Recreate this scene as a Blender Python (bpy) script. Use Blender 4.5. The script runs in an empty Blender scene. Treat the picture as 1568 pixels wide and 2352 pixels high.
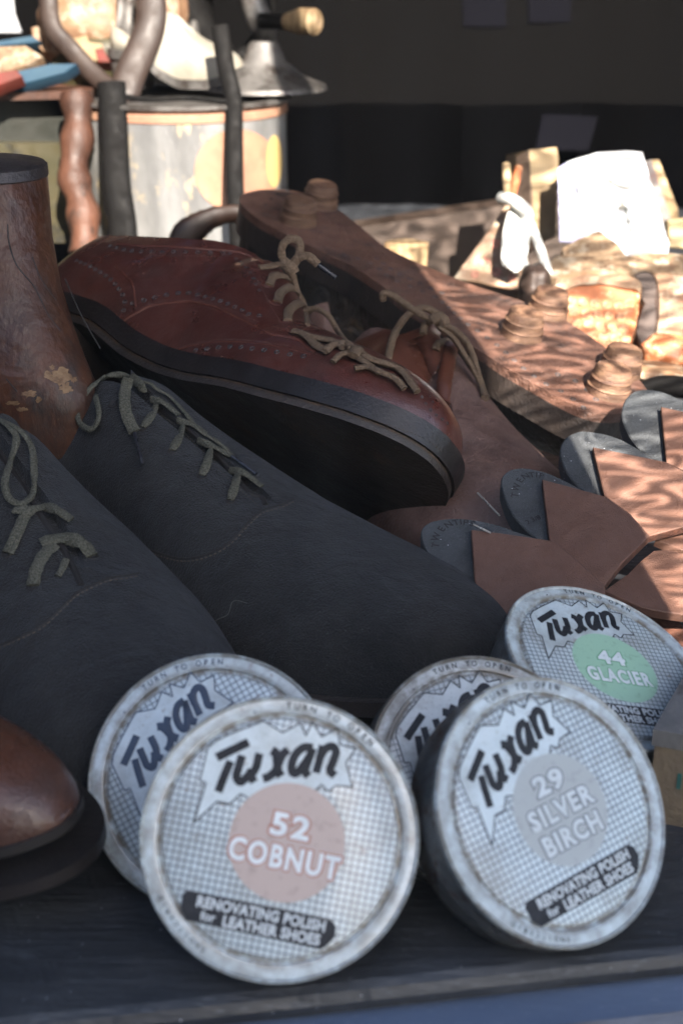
import bpy, math, random
import numpy as np
from mathutils import Vector, Matrix
from mathutils.bvhtree import BVHTree
random.seed(7)
PI = math.pi
R = math.radians
S = bpy.context.scene
C = S.collection
V = Vector

# ------------------------------------------------------------------ camera
PITCH = R(22); CAMZ = .264; FPX = 3267.0
FW = V((0, math.cos(PITCH), -math.sin(PITCH))); UP = V((0, math.sin(PITCH), math.cos(PITCH))); RT = V((1, 0, 0))
CAM = V((0, 0, CAMZ))
def ray(x, y):
    return FW + RT*((x-784)/FPX) + UP*((1176-y)/FPX)
def W(x, y, d):                       # a point of the place: picture position and distance in metres
    return CAM + ray(x, y)*d
def on_z(x, y, z=0.):
    r = ray(x, y); return CAM + r*((z-CAMZ)/r.z)
def on_plane(x, y, p0, n):
    r = ray(x, y); return CAM + r*((p0-CAM).dot(n)/r.dot(n))
def view_basis(x, y):
    f = ray(x, y).normalized(); e1 = f.cross(V((0,0,1))).normalized(); e2 = e1.cross(f).normalized()
    return f, e1, e2

# ------------------------------------------------------------------ materials
def new_mat(name):
    m = bpy.data.materials.new(name); m.use_nodes = True
    nt = m.node_tree; b = nt.nodes['Principled BSDF']
    return m, nt, b
def mat(name, c1, c2=None, scale=60, rough=.5, rvar=.15, bump=0., bscale=800, metal=0., spec=.5,
        dust=None, dust_amt=.0, dscale=900, patch=None, patch_scale=25, patch_lo=.55, patch_hi=.65, stretch=(1,1,1),
        detail=6, sheen=0., coat=0., specks=0., speck_col=(.5,.52,.55), wave=None, trans=0., emis=None, lump=0.):
    m, nt, b = new_mat(name)
    N = nt.nodes.new; L = nt.links.new
    tc = N('ShaderNodeTexCoord'); mp = N('ShaderNodeMapping'); mp.inputs['Scale'].default_value = stretch
    L(tc.outputs['Object'], mp.inputs['Vector']); vec = mp.outputs['Vector']
    def noise(sc, det=detail, rgh=.6):
        n = N('ShaderNodeTexNoise'); n.inputs['Scale'].default_value = sc; n.inputs['Detail'].default_value = det
        n.inputs['Roughness'].default_value = rgh; L(vec, n.inputs['Vector']); return n.outputs['Fac']
    def ramp(src, lo, hi, a=0., z=1.):
        r = N('ShaderNodeMapRange'); r.inputs['From Min'].default_value = lo; r.inputs['From Max'].default_value = hi
        r.inputs['To Min'].default_value = a; r.inputs['To Max'].default_value = z; L(src, r.inputs['Value']); return r.outputs['Result']
    def mix(f, a, b2):
        x = N('ShaderNodeMix'); x.data_type = 'RGBA'
        if isinstance(f, float): x.inputs[0].default_value = f
        else: L(f, x.inputs[0])
        for i, v in ((6, a), (7, b2)):
            if isinstance(v, tuple): x.inputs[i].default_value = (*v[:3], 1)
            else: L(v, x.inputs[i])
        return x.outputs[2]
    c2 = c2 or c1
    n1 = noise(scale); col = mix(ramp(n1, .35, .65), c1, c2)
    if wave:                                   # (scale, distortion, colour, amount)
        w = N('ShaderNodeTexWave'); w.inputs['Scale'].default_value = wave[0]; w.inputs['Distortion'].default_value = wave[1]
        w.inputs['Detail'].default_value = 4; w.inputs['Detail Scale'].default_value = 2; L(vec, w.inputs['Vector'])
        col = mix(ramp(w.outputs['Fac'], .3, 1., 0, wave[3]), col, wave[2])
    if patch:
        col = mix(ramp(noise(patch_scale, 8, .7), patch_lo, patch_hi), col, patch)
    if dust_amt > 0:
        dc = dust or (.4,.42,.45)
        col = mix(ramp(noise(dscale*.06, 4), .35, .75, 0, dust_amt), col, dc)
        col = mix(ramp(noise(dscale, 2, .5), .62, .72, 0, min(1, dust_amt*2.2)), col, dc)
    if specks > 0:
        v = N('ShaderNodeTexVoronoi'); v.inputs['Scale'].default_value = 330; L(tc.outputs['Object'], v.inputs['Vector'])
        sc_ = N('ShaderNodeSeparateColor'); L(v.outputs['Color'], sc_.inputs[0])
        ml = N('ShaderNodeMath'); ml.operation = 'MULTIPLY'; L(ramp(v.outputs['Distance'], .16*specks, .3*specks, 1, 0), ml.inputs[0]); L(ramp(sc_.outputs[0], .72, .8), ml.inputs[1])
        col = mix(ml.outputs[0], col, speck_col)
    L(col, b.inputs['Base Color'])
    L(ramp(noise(scale*2.3), .3, .7, max(.03, rough-rvar), min(1, rough+rvar)), b.inputs['Roughness'])
    b.inputs['Metallic'].default_value = metal; b.inputs['Specular IOR Level'].default_value = spec
    if sheen: b.inputs['Sheen Weight'].default_value = sheen; b.inputs['Sheen Roughness'].default_value = .5; b.inputs['Sheen Tint'].default_value = (.8,.85,1,1)
    if coat: b.inputs['Coat Weight'].default_value = coat; b.inputs['Coat Roughness'].default_value = .070
    if bump > 0:
        bp = N('ShaderNodeBump'); bp.inputs['Strength'].default_value = bump; bp.inputs['Distance'].default_value = .0010
        a = N('ShaderNodeMath'); a.operation = 'ADD'; L(noise(bscale, 3), a.inputs[0]); L(noise(bscale*.12, 3), a.inputs[1])
        L(a.outputs[0], bp.inputs['Height']); L(bp.outputs['Normal'], b.inputs['Normal'])
        if lump:
            b2_ = N('ShaderNodeBump'); b2_.inputs['Strength'].default_value = 1; b2_.inputs['Distance'].default_value = lump
            nn_ = N('ShaderNodeTexNoise'); nn_.inputs['Scale'].default_value = 42; nn_.inputs['Detail'].default_value = 3; nn_.inputs['Distortion'].default_value = .8; L(tc.outputs['Object'], nn_.inputs['Vector'])
            L(nn_.outputs['Fac'], b2_.inputs['Height']); L(b2_.outputs['Normal'], bp.inputs['Normal'])
    return m

M = {}
M['suede'] = mat('dark_nubuck', (0.00659,0.00659,0.006337), (0.0126,0.0126,0.01212), 28, .74, .12, 1.3, 1300, spec=.3, dust=(0.0573,0.0573,0.0551), dust_amt=.13, dscale=1900, specks=.34, sheen=.08, speck_col=(0.06876,0.06876,0.06612), patch=(0.00573,0.00573,0.00551), patch_scale=22, patch_lo=.5, patch_hi=.75, lump=.004)
M['suede_warm'] = mat('dark_nubuck_edge', (.010,.009,.008), (.018,.015,.013), 60, .75, .1, .5, 1300)
M['lace_dark'] = mat('grey_green_cotton', (.045,.045,.034), (.125,.12,.092), 1400, .9, .05, 1., 1700, spec=.2)
M['lace_tan'] = mat('tan_cotton', (0.09828,0.06321,0.03978), (0.1685,0.117,0.07719), 900, .9, .05, .8, 1500, spec=.2)
M['aglet'] = mat('dark_aglet', (.02,.02,.025), rough=.3)
M['red'] = mat('oxblood_leather', (0.04756,0.00984,0.00738), (0.0779,0.01804,0.01148), 20, .32, .10, .3, 1300, spec=.55, dust=(0.164,0.123,0.1066), dust_amt=.16, dscale=2400, coat=.4, patch=(0.0287,0.0082,0.00656), patch_scale=30, patch_lo=.52, patch_hi=.7, specks=.25, speck_col=(0.246,0.2132,0.205), lump=.0008)
M['red_edge'] = mat('oxblood_edge', (0.068,0.016,0.0096), (0.104,0.032,0.02), 200, .6)
M['hole'] = mat('punched_hole', (0.06,0.06,0.063), (0.012,0.0096,0.0096), 700, .7)
M['stitch'] = mat('thread', (.10,.06,.05), (.16,.11,.09), 500, .9)
M['stitch_dark'] = mat('dark_thread', (.11,.085,.06), (.06,.05,.045), 500, .9)
M['welt'] = mat('dark_welt', (0.005265,0.00351,0.00351), (0.009945,0.006727,0.006727), 45, .45, .1, .25, 700, dust=(0.0468,0.04095,0.04095), dust_amt=.10, dscale=2200, patch=(0.001755,0.001463,0.001463), patch_scale=60, patch_lo=.6, patch_hi=.68)
M['sole_black'] = mat('black_sole', (0.01529,0.0131,0.0131), (0.03276,0.02402,0.01966), 18, .5, .15, .6, 500, patch=(0.07644,0.04368,0.02621), patch_scale=40, patch_lo=.6, patch_hi=.75, stretch=(1,2,1))
M['rand'] = mat('sole_rand', (0.063,0.035,0.0175), (0.014,0.0084,0.0056), 160, .7, .1, .6, 700)
M['inner'] = mat('shoe_lining', (0.00672,0.0056,0.0056), (0.01232,0.00896,0.00784), 30, .7)
M['brown'] = mat('brown_leather', (0.05635,0.01856,0.009282), (0.08619,0.03315,0.01856), 24, .3, .1, .5, 900, coat=.25, patch=(0.0232,0.01061,0.007956), patch_scale=26, patch_lo=.5, patch_hi=.72, dust=(0.1326,0.09945,0.08619), dust_amt=.10, lump=.001)
M['tan_red'] = mat('russet_leather', (0.07038,0.02142,0.01163), (0.0918,0.0306,0.01714), 25, .4, .1, .3, 1100, coat=.1)
M['worn'] = mat('worn_rough_leather', (0.0952,0.0476,0.0357), (0.1618,0.0952,0.07616), 30, .6, .1, .8, 700, patch=(0.0476,0.02142,0.01666), patch_scale=38, patch_lo=.5, patch_hi=.72, dust=(0.1904,0.1428,0.1285), dust_amt=.15, lump=.003)
M['boot_sole'] = mat('old_sole_leather', (0.07879,0.03636,0.02424), (0.1576,0.07879,0.05455), 34, .5, .15, 1., 600, patch=(0.02667,0.01697,0.01455), patch_scale=50, patch_lo=.50, patch_hi=.66, dust=(0.2424,0.1697,0.1455), dust_amt=.14, lump=.0025)
M['boot_upper'] = mat('cracked_black_leather', (.014,.012,.010), (.03,.024,.018), 60, .45, .15, .9, 400, patch=(.22,.13,.05), patch_scale=42, patch_lo=.57, patch_hi=.72, lump=.01)
M['stud'] = mat('stacked_leather_stud', (0.1764,0.09996,0.0588), (0.08232,0.04116,0.02646), 90, .6, .1, .8, 500, stretch=(1,1,5))
M['last_wood'] = mat('dark_last_wood', (.020,.011,.008), (.085,.026,.010), 13, .45, .15, .7, 300, spec=.35, stretch=(1,1,.45), patch=(.016,.014,.014), patch_scale=20, patch_lo=.50, patch_hi=.66, dust=(.20,.13,.08), dust_amt=.10, dscale=900, lump=.003)
M['last_top'] = mat('last_top_leather', (0.016,0.0128,0.0128), (0.032,0.0256,0.0256), 60, .5, .1, .6, 500)
M['flake'] = mat('bare_wood_patch', (0.216,0.132,0.066), (0.096,0.048,0.021), 380, .75)
M['rubber'] = mat('black_rubber', (0.0255,0.02805,0.03145), (0.0425,0.04675,0.051), 70, .8, .08, .7, 1300, dust=(0.17,0.187,0.204), dust_amt=.15, dscale=1800, specks=.35)
M['emboss'] = mat('embossed_rubber', (.010,.010,.011), rough=.8)
M['leather_sole'] = mat('cut_sole_leather', (0.08898,0.04004,0.02521), (0.1127,0.05339,0.03559), 60, .68, .1, .5, 1500, dust=(0.1335,0.08305,0.06526), dust_amt=.16, dscale=1900, specks=.18, speck_col=(0.01187,0.008898,0.008898), lump=.002)
M['leather_edge'] = mat('cut_leather_edge', (0.042,0.0147,0.0084), (0.0756,0.0252,0.0126), 300, .8, .1, .8, 600)
M['shelf'] = mat('dark_painted_wood', (.010,.012,.016), (.026,.029,.034), 40, .5, .15, .8, 300, stretch=(.16,1,1), patch=(.062,.066,.076), patch_scale=34, patch_lo=.52, patch_hi=.78, dust=(.13,.14,.16), dust_amt=.16, specks=.3, lump=.002)
M['sill'] = mat('blue_grey_paint', (0.0765,0.108,0.171), (0.108,0.144,0.2115), 18, .5, .1, .3, 200, dust=(0.27,0.297,0.36), dust_amt=.1, stretch=(.3,1,1))
M['sill_edge'] = mat('worn_sill_edge', (.18,.19,.22), (.08,.075,.075), 90, .6, .1, .5, 400, stretch=(.3,1,1))
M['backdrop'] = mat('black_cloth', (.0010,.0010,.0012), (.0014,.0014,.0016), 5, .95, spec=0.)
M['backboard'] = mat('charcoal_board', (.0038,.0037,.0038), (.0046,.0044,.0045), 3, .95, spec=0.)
M['white_card'] = mat('white_card', (.42,.43,.45), (.37,.385,.41), 12, .7)
M['ink'] = mat('black_ink', (.010,.012,.016), (.02,.022,.028), 200, .6, spec=.25)
M['tin_side'] = mat('tin_side', (.05,.055,.06), (.16,.165,.165), 70, .4, .15, .4, 500, metal=.5, patch=(.07,.035,.02), patch_scale=80, patch_lo=.52, patch_hi=.62)

def tin_mat(name, grid, tint=(.49,.565,.60), dirt=1.):
    """printed lid: off white enamel, thin line grid inside, grime and rust towards the grooves"""
    m, nt, b = new_mat(name); N = nt.nodes.new; L = nt.links.new
    tc = N('ShaderNodeTexCoord'); sp = N('ShaderNodeSeparateXYZ'); L(tc.outputs['Object'], sp.inputs[0])
    def math_(op, a, b2=None):
        x = N('ShaderNodeMath'); x.operation = op
        for i, v in ((0, a), (1, b2)):
            if v is None: continue
            if isinstance(v, (int, float)): x.inputs[i].default_value = v
            else: L(v, x.inputs[i])
        return x.outputs[0]
    def noise(sc, det=6, vec=None):
        n = N('ShaderNodeTexNoise'); n.inputs['Scale'].default_value = sc; n.inputs['Detail'].default_value = det; n.inputs['Roughness'].default_value = .65
        mp = N('ShaderNodeVectorMath'); mp.operation = 'ADD'; L(tc.outputs['Object'], mp.inputs[0])
        oi = N('ShaderNodeObjectInfo'); L(oi.outputs['Random'], mp.inputs[1]); L(mp.outputs[0], n.inputs['Vector']); return n.outputs['Fac']
    def ramp(src, lo, hi, a=0., z=1.):
        r = N('ShaderNodeMapRange'); r.inputs[1].default_value = lo; r.inputs[2].default_value = hi
        r.inputs[3].default_value = a; r.inputs[4].default_value = z; L(src, r.inputs[0]); return r.outputs[0]
    def mix(f, a, b2):
        x = N('ShaderNodeMix'); x.data_type = 'RGBA'; L(f, x.inputs[0])
        for i, v in ((6, a), (7, b2)):
            if isinstance(v, tuple): x.inputs[i].default_value = (*v, 1)
            else: L(v, x.inputs[i])
        return x.outputs[2]
    X, Y = sp.outputs[0], sp.outputs[1]
    r = math_('SQRT', math_('ADD', math_('MULTIPLY', X, X), math_('MULTIPLY', Y, Y)))
    col = mix(ramp(noise(160), .35, .65), tint, tuple(t*.86 for t in tint))
    if grid:
        ink = None
        for a in (X, Y):
            f = math_('PINGPONG', a, .00092)                  # 1.84 mm spacing
            g = ramp(f, .00012, .00019, 1, 0)
            ink = g if ink is None else math_('MAXIMUM', ink, g)
        inside = ramp(r, .0321, .0324, 1, 0)
        col = mix(math_('MULTIPLY', math_('MULTIPLY', ink, inside), .92), col, (.035,.045,.06))
    groove = math_('MULTIPLY', ramp(r, .0305, .0325), ramp(r, .0330, .0350, 1, 0))
    edge = ramp(r, .0362, .0374)
    n = noise(230)
    d1 = math_('MULTIPLY', math_('MAXIMUM', math_('MULTIPLY', groove, 1.), math_('MULTIPLY', edge, .8)), ramp(n, .33, .56))
    d2 = math_('MULTIPLY', ramp(noise(340), .62, .70), .55*dirt)
    d3 = math_('MULTIPLY', ramp(noise(60, 8), .47, .72), .55*dirt)
    col = mix(math_('MINIMUM', math_('MAXIMUM', math_('MULTIPLY', d1, 1.0*dirt), d3), 1.), col, (.15,.135,.11))
    ringr = math_('MULTIPLY', ramp(r, .0333, .0339), ramp(noise(130, 8), .42, .66)); col = mix(math_('MULTIPLY', ringr, .65*dirt), col, (.13,.12,.10))
    col = mix(d2, col, (.14,.085,.05))
    v = N('ShaderNodeTexVoronoi'); v.inputs['Scale'].default_value = 900; L(tc.outputs['Object'], v.inputs['Vector'])
    col = mix(ramp(v.outputs['Distance'], .12, .2, .35*dirt, 0), col, (.1,.1,.1))
    L(col, b.inputs['Base Color']); b.inputs['Specular IOR Level'].default_value = .55; b.inputs['Coat Weight'].default_value = .5; b.inputs['Coat Roughness'].default_value = .12
    L(ramp(noise(90), .3, .7, .24, .48), b.inputs['Roughness'])
    bp = N('ShaderNodeBump'); bp.inputs['Strength'].default_value = .35; bp.inputs['Distance'].default_value = .0004
    L(noise(260), bp.inputs['Height']); L(bp.outputs[0], b.inputs['Normal'])
    return m

def fabric_mat(name, col, dark):
    """fine halftone print"""
    m, nt, b = new_mat(name); N = nt.nodes.new; L = nt.links.new
    tc = N('ShaderNodeTexCoord'); w = N('ShaderNodeTexWave'); w.wave_type = 'BANDS'; w.bands_direction = 'X'; w.inputs['Scale'].default_value = 900
    n = N('ShaderNodeTexNoise'); n.inputs['Scale'].default_value = 380; n.inputs['Detail'].default_value = 5
    L(tc.outputs['Object'], w.inputs['Vector']); L(tc.outputs['Object'], n.inputs['Vector'])
    mx = N('ShaderNodeMix'); mx.data_type = 'RGBA'; L(w.outputs['Fac'], mx.inputs[0])
    mx.inputs[6].default_value = (*col, 1); mx.inputs[7].default_value = (*[c*1.12 for c in col], 1)
    m2 = N('ShaderNodeMix'); m2.data_type = 'RGBA'
    r = N('ShaderNodeMapRange'); r.inputs[1].default_value = .55; r.inputs[2].default_value = .75; r.inputs[4].default_value = .45; L(n.outputs['Fac'], r.inputs[0])
    L(r.outputs[0], m2.inputs[0]); L(mx.outputs[2], m2.inputs[6]); m2.inputs[7].default_value = (*dark, 1)
    L(m2.outputs[2], b.inputs['Base Color']); b.inputs['Roughness'].default_value = .4
    return m

# ------------------------------------------------------------------ mesh builder
class MB:
    def __init__(s): s.v = []; s.f = []; s.m = []; s.mi = 0; s.flat = set()
    def add(s, vs, fs, flat=False):
        o = len(s.v); s.v += [V(p) for p in vs]
        for f in fs:
            if flat: s.flat.add(len(s.f))
            s.f.append([o+i for i in f]); s.m.append(s.mi)
        return s
    def box(s, c, d, rot=None, taper=1.):
        rot = rot or Matrix.Identity(3); c = V(c); vs = []
        for z in (-1, 1):
            k = taper if z > 0 else 1
            for x, y in ((-1,-1),(1,-1),(1,1),(-1,1)):
                vs.append(c + rot @ V((x*d[0]/2*k, y*d[1]/2*k, z*d[2]/2)))
        return s.add(vs, [(3,2,1,0),(4,5,6,7),(0,1,5,4),(1,2,6,5),(2,3,7,6),(3,0,4,7)], True)
    def tube(s, pts, rad, seg=10, nrm=None, flat=1., caps=True):
        pts = [V(p) for p in pts]; n = len(pts); vs = []
        prev = None
        for i, p in enumerate(pts):
            t = (pts[min(i+1, n-1)] - pts[max(i-1, 0)])
            if t.length < 1e-9: t = V((1,0,0))
            t.normalize()
            up = (nrm[i] if isinstance(nrm, list) else nrm) or prev or (V((0,0,1)) if abs(t.z) < .9 else V((1,0,0)))
            up = V(up); up = up - t*up.dot(t)
            if up.length < 1e-6: up = t.orthogonal()
            up.normalize(); prev = up; sd = t.cross(up)
            r = rad[i] if isinstance(rad, (list, tuple)) else rad
            for k in range(seg):
                a = 2*PI*k/seg; vs.append(p + sd*(math.cos(a)*r) + up*(math.sin(a)*r*flat))
        fs = [(i*seg+k, i*seg+(k+1) % seg, (i+1)*seg+(k+1) % seg, (i+1)*seg+k) for i in range(n-1) for k in range(seg)]
        if caps: fs += [tuple(range(seg))[::-1], tuple((n-1)*seg+k for k in range(seg))]
        return s.add(vs, fs)
    def grid(s, P, close_j=False, flat=False):
        n, m = len(P), len(P[0]); vs = [p for r in P for p in r]
        fs = []
        for i in range(n-1):
            for j in range(m if close_j else m-1):
                k = (j+1) % m; fs.append((i*m+j, i*m+k, (i+1)*m+k, (i+1)*m+j))
        return s.add(vs, fs, flat)
    def lathe(s, prof, mx=None, seg=64, caps=False):
        mx = mx or Matrix.Identity(4); P = []
        for r, z in prof: P.append([mx @ V((r*math.cos(2*PI*k/seg), r*math.sin(2*PI*k/seg), z)) for k in range(seg)])
        s.grid(P, True)
        if caps:
            o = len(s.v)-seg*len(prof)
            s.f.append([o+k for k in range(seg)][::-1]); s.m.append(s.mi)
            s.f.append([o+seg*(len(prof)-1)+k for k in range(seg)]); s.m.append(s.mi)
        return s
    def prism(s, pts, off, bev=0.):
        """solid from an outline; off = thickness vector"""
        n = len(pts); a = [V(p) for p in pts]; off = V(off)
        if bev:
            c = sum(a, V())/n
            top = [p - (p-c).normalized()*bev for p in a]; mid = [p - off.normalized()*-bev for p in a]
            vs = top + mid + [p+off for p in a]
            fs = [tuple(range(n))[::-1]] + [(i, (i+1) % n, n+(i+1) % n, n+i) for i in range(n)] + [(n+i, n+(i+1) % n, 2*n+(i+1) % n, 2*n+i) for i in range(n)] + [tuple(2*n+i for i in range(n))]
        else:
            vs = a + [p+off for p in a]
            fs = [tuple(range(n))[::-1], tuple(range(n, 2*n))] + [(i, (i+1) % n, n+(i+1) % n, n+i) for i in range(n)]
        return s.add(vs, fs, True)
    def blob(s, c, r, rot=None, seg=24, rings=14, f=None):
        rot = rot or Matrix.Identity(3); c = V(c); P = []
        for i in range(rings+1):
            a = PI*i/rings; row = []
            for k in range(seg):
                b = 2*PI*k/seg; q = V((math.sin(a)*math.cos(b), math.sin(a)*math.sin(b), math.cos(a)))
                if f: q = q*f(q)
                row.append(c + rot @ V((q.x*r[0], q.y*r[1], q.z*r[2])))
            P.append(row)
        return s.grid(P, True)
    def build(s, name, mats, parent=None, smooth=True, fix=True):
        if not isinstance(mats, (list, tuple)): mats = [mats]
        me = bpy.data.meshes.new(name)
        inv = parent.matrix_world.inverted() if parent else None
        if parent: vs = [inv @ p for p in s.v]
        else: vs = s.v
        me.from_pydata([tuple(p) for p in vs], [], s.f)
        for m_ in mats: me.materials.append(m_)
        me.polygons.foreach_set('material_index', s.m)
        me.polygons.foreach_set('use_smooth', [smooth and i not in s.flat for i in range(len(s.f))])
        if fix:
            import bmesh
            bm = bmesh.new(); bm.from_mesh(me); bmesh.ops.recalc_face_normals(bm, faces=bm.faces); bm.to_mesh(me); bm.free()
        me.update()
        if smooth: me.set_sharp_from_angle(angle=R(38))
        o = bpy.data.objects.new(name, me); C.objects.link(o)
        if parent: o.parent = parent
        return o

def tag(o, label=None, cat=None, group=None, kind=None):
    for k, v in (('label', label), ('category', cat), ('group', group), ('kind', kind)):
        if v: o[k] = v
    return o
def thing(name, label, cat, loc, group=None, mtx=None):
    o = bpy.data.objects.new(name, None); C.objects.link(o); o.empty_display_size = .01
    o.matrix_world = mtx if mtx else Matrix.Translation(V(loc))
    return tag(o, label, cat, group)
def single(mb, name, m, label, cat, group=None, kind=None, smooth=True):
    """a thing that is one mesh: origin at its base"""
    xs = [p.x for p in mb.v]; ys = [p.y for p in mb.v]; zs = [p.z for p in mb.v]
    base = V(((min(xs)+max(xs))/2, (min(ys)+max(ys))/2, min(zs)))
    mb.v = [p-base for p in mb.v]; o = mb.build(name, m, None, smooth); o.location = base
    return tag(o, label, cat, group, kind)

def catmull(P, n=8):
    P = [V(p) for p in P]; out = []
    Q = [P[0]*2-P[1]] + P + [P[-1]*2-P[-2]]
    for i in range(1, len(Q)-2):
        a, b, c, d = Q[i-1:i+3]
        for k in range(n):
            t = k/n
            out.append(.5*((2*b)+(c-a)*t+(2*a-5*b+4*c-d)*t*t+(3*b-a-3*c+d)*t**3))
    out.append(P[-1]); return out
def rotm(ax, ay, az): return (Matrix.Rotation(R(az), 3, 'Z') @ Matrix.Rotation(R(ay), 3, 'Y') @ Matrix.Rotation(R(ax), 3, 'X'))
def interp(keys, s):                    # monotone cubic through (s, value)
    xs = [k[0] for k in keys]; ys = [k[1] for k in keys]
    if s <= xs[0]: return ys[0]
    if s >= xs[-1]: return ys[-1]
    i = max(k for k in range(len(xs)-1) if xs[k] <= s)
    def sl(j): return (ys[j+1]-ys[j])/(xs[j+1]-xs[j])
    def tan(j):
        if j == 0: return sl(0)
        if j == len(xs)-1: return sl(j-1)
        a, b = sl(j-1), sl(j)
        return 0 if a*b <= 0 else 2*a*b/(a+b)
    h = xs[i+1]-xs[i]; t = (s-xs[i])/h; m0, m1 = tan(i)*h, tan(i+1)*h
    return ys[i]*(2*t**3-3*t*t+1)+m0*(t**3-2*t*t+t)+ys[i+1]*(3*t*t-2*t**3)+m1*(t**3-t*t)

# ------------------------------------------------------------------ the shelf and what is behind it
def edge_pt(x, off=0.): return V((x, .3076+.158*x-off, 0))
D9 = V((1, .158, 0)).normalized(); N9 = V((.158, -1, 0)).normalized()      # along / out of the shelf front
def slab(mb, x0, x1, y_front, y_back, z0, z1):
    a = edge_pt(0) ; P = lambda s, t, z: a + D9*s - N9*t + V((0,0,z))
    vs = [P(s, t, z) for z in (z0, z1) for s, t in ((x0, y_front), (x1, y_front), (x1, y_back), (x0, y_back))]
    mb.add(vs, [(3,2,1,0),(4,5,6,7),(0,1,5,4),(1,2,6,5),(2,3,7,6),(3,0,4,7)], True)
m = MB(); a = edge_pt(0)
prof = [(1.6, -.02), (1.6, 0), (.004, 0), (.0015, -.0012), (0, -.004), (.0005, -.0068), (.003, -.0085), (.003, -.02)]
m.grid([[a + D9*s - N9*t + V((0,0,z)) for t, z in prof] for s in (-1.2, 1.2)])
tag(m.build('shelf', M['shelf'], None, smooth=False), kind='structure')
m = MB(); prof = [(.003, -.0095), (-.012, -.0105), (-.0145, -.0118), (-.0155, -.0145), (-.0155, -.30), (.003, -.30)]
m.grid([[a + D9*s - N9*t + V((0,0,z)) for t, z in prof] for s in (-1.2, 1.2)])
m2 = MB(); prof = [(-.0108, -.0099), (-.0149, -.0111), (-.0162, -.0150), (-.0152, -.0158)]
tag(m.build('window_sill', M['sill'], None, smooth=False), kind='structure')
m2.grid([[a + D9*s - N9*t + V((0,0,z)) for t, z in prof] for s in (-1.2, 1.2)])
tag(m2.build('sill_edge', M['sill_edge'], None, smooth=True), kind='structure')
# back: charcoal board above black cloth
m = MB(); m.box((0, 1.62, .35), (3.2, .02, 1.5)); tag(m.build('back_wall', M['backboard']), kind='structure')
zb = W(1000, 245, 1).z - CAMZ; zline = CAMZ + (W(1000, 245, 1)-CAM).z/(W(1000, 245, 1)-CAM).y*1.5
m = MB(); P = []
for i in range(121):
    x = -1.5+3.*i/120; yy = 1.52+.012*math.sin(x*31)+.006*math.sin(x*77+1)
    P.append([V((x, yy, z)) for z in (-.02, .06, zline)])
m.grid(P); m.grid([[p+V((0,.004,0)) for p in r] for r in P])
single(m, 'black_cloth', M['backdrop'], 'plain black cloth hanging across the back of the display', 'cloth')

for name, c_, d_ in (('ceiling', (0, 1.0, 1.14), (3.2, 1.22, .02)), ('side_wall', (-.75, 1.0, .35), (.02, 1.2, 1.4)), ('side_wall', (.85, 1.05, .35), (.02, 1.1, 1.4))):
    m = MB(); m.box(c_, d_); tag(m.build(name, mat('dark_interior_paint', (.03,.028,.027), (.02,.02,.02), 4, .9)), kind='structure')
# ------------------------------------------------------------------ shoes
KW = [(0,.0005),(.004,.010),(.012,.016),(.03,.022),(.08,.029),(.18,.0335),(.32,.0335),(.45,.037),(.58,.045),(.68,.0485),(.78,.0465),(.87,.0395),(.93,.031),(.97,.021),(.99,.0125),(.997,.007),(1,.0005)]
KZ = [(0,.074),(.1,.070),(.2,.062),(.32,.070),(.40,.089),(.46,.086),(.55,.072),(.64,.060),(.74,.052),(.84,.047),(.92,.041),(.97,.034),(.99,.028),(1,.020)]
KS = [(0,.030),(.25,.027),(.42,.015),(.6,.0085),(.75,.0085),(.9,.012),(1,.017)]
KR = [(0,.0003),(.01,.009),(.03,.014),(.1,.022),(.25,.026),(.34,.025),(.40,.015),(.44,.006),(.5,.0035),(.61,.0025),(.645,.0001),(1,.0001)]
KD = [(0,.0),(.03,.02),(.1,.042),(.3,.045),(.38,.05),(.42,.02),(.45,.006),(.60,.003),(.645,0),(1,0)]
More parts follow.
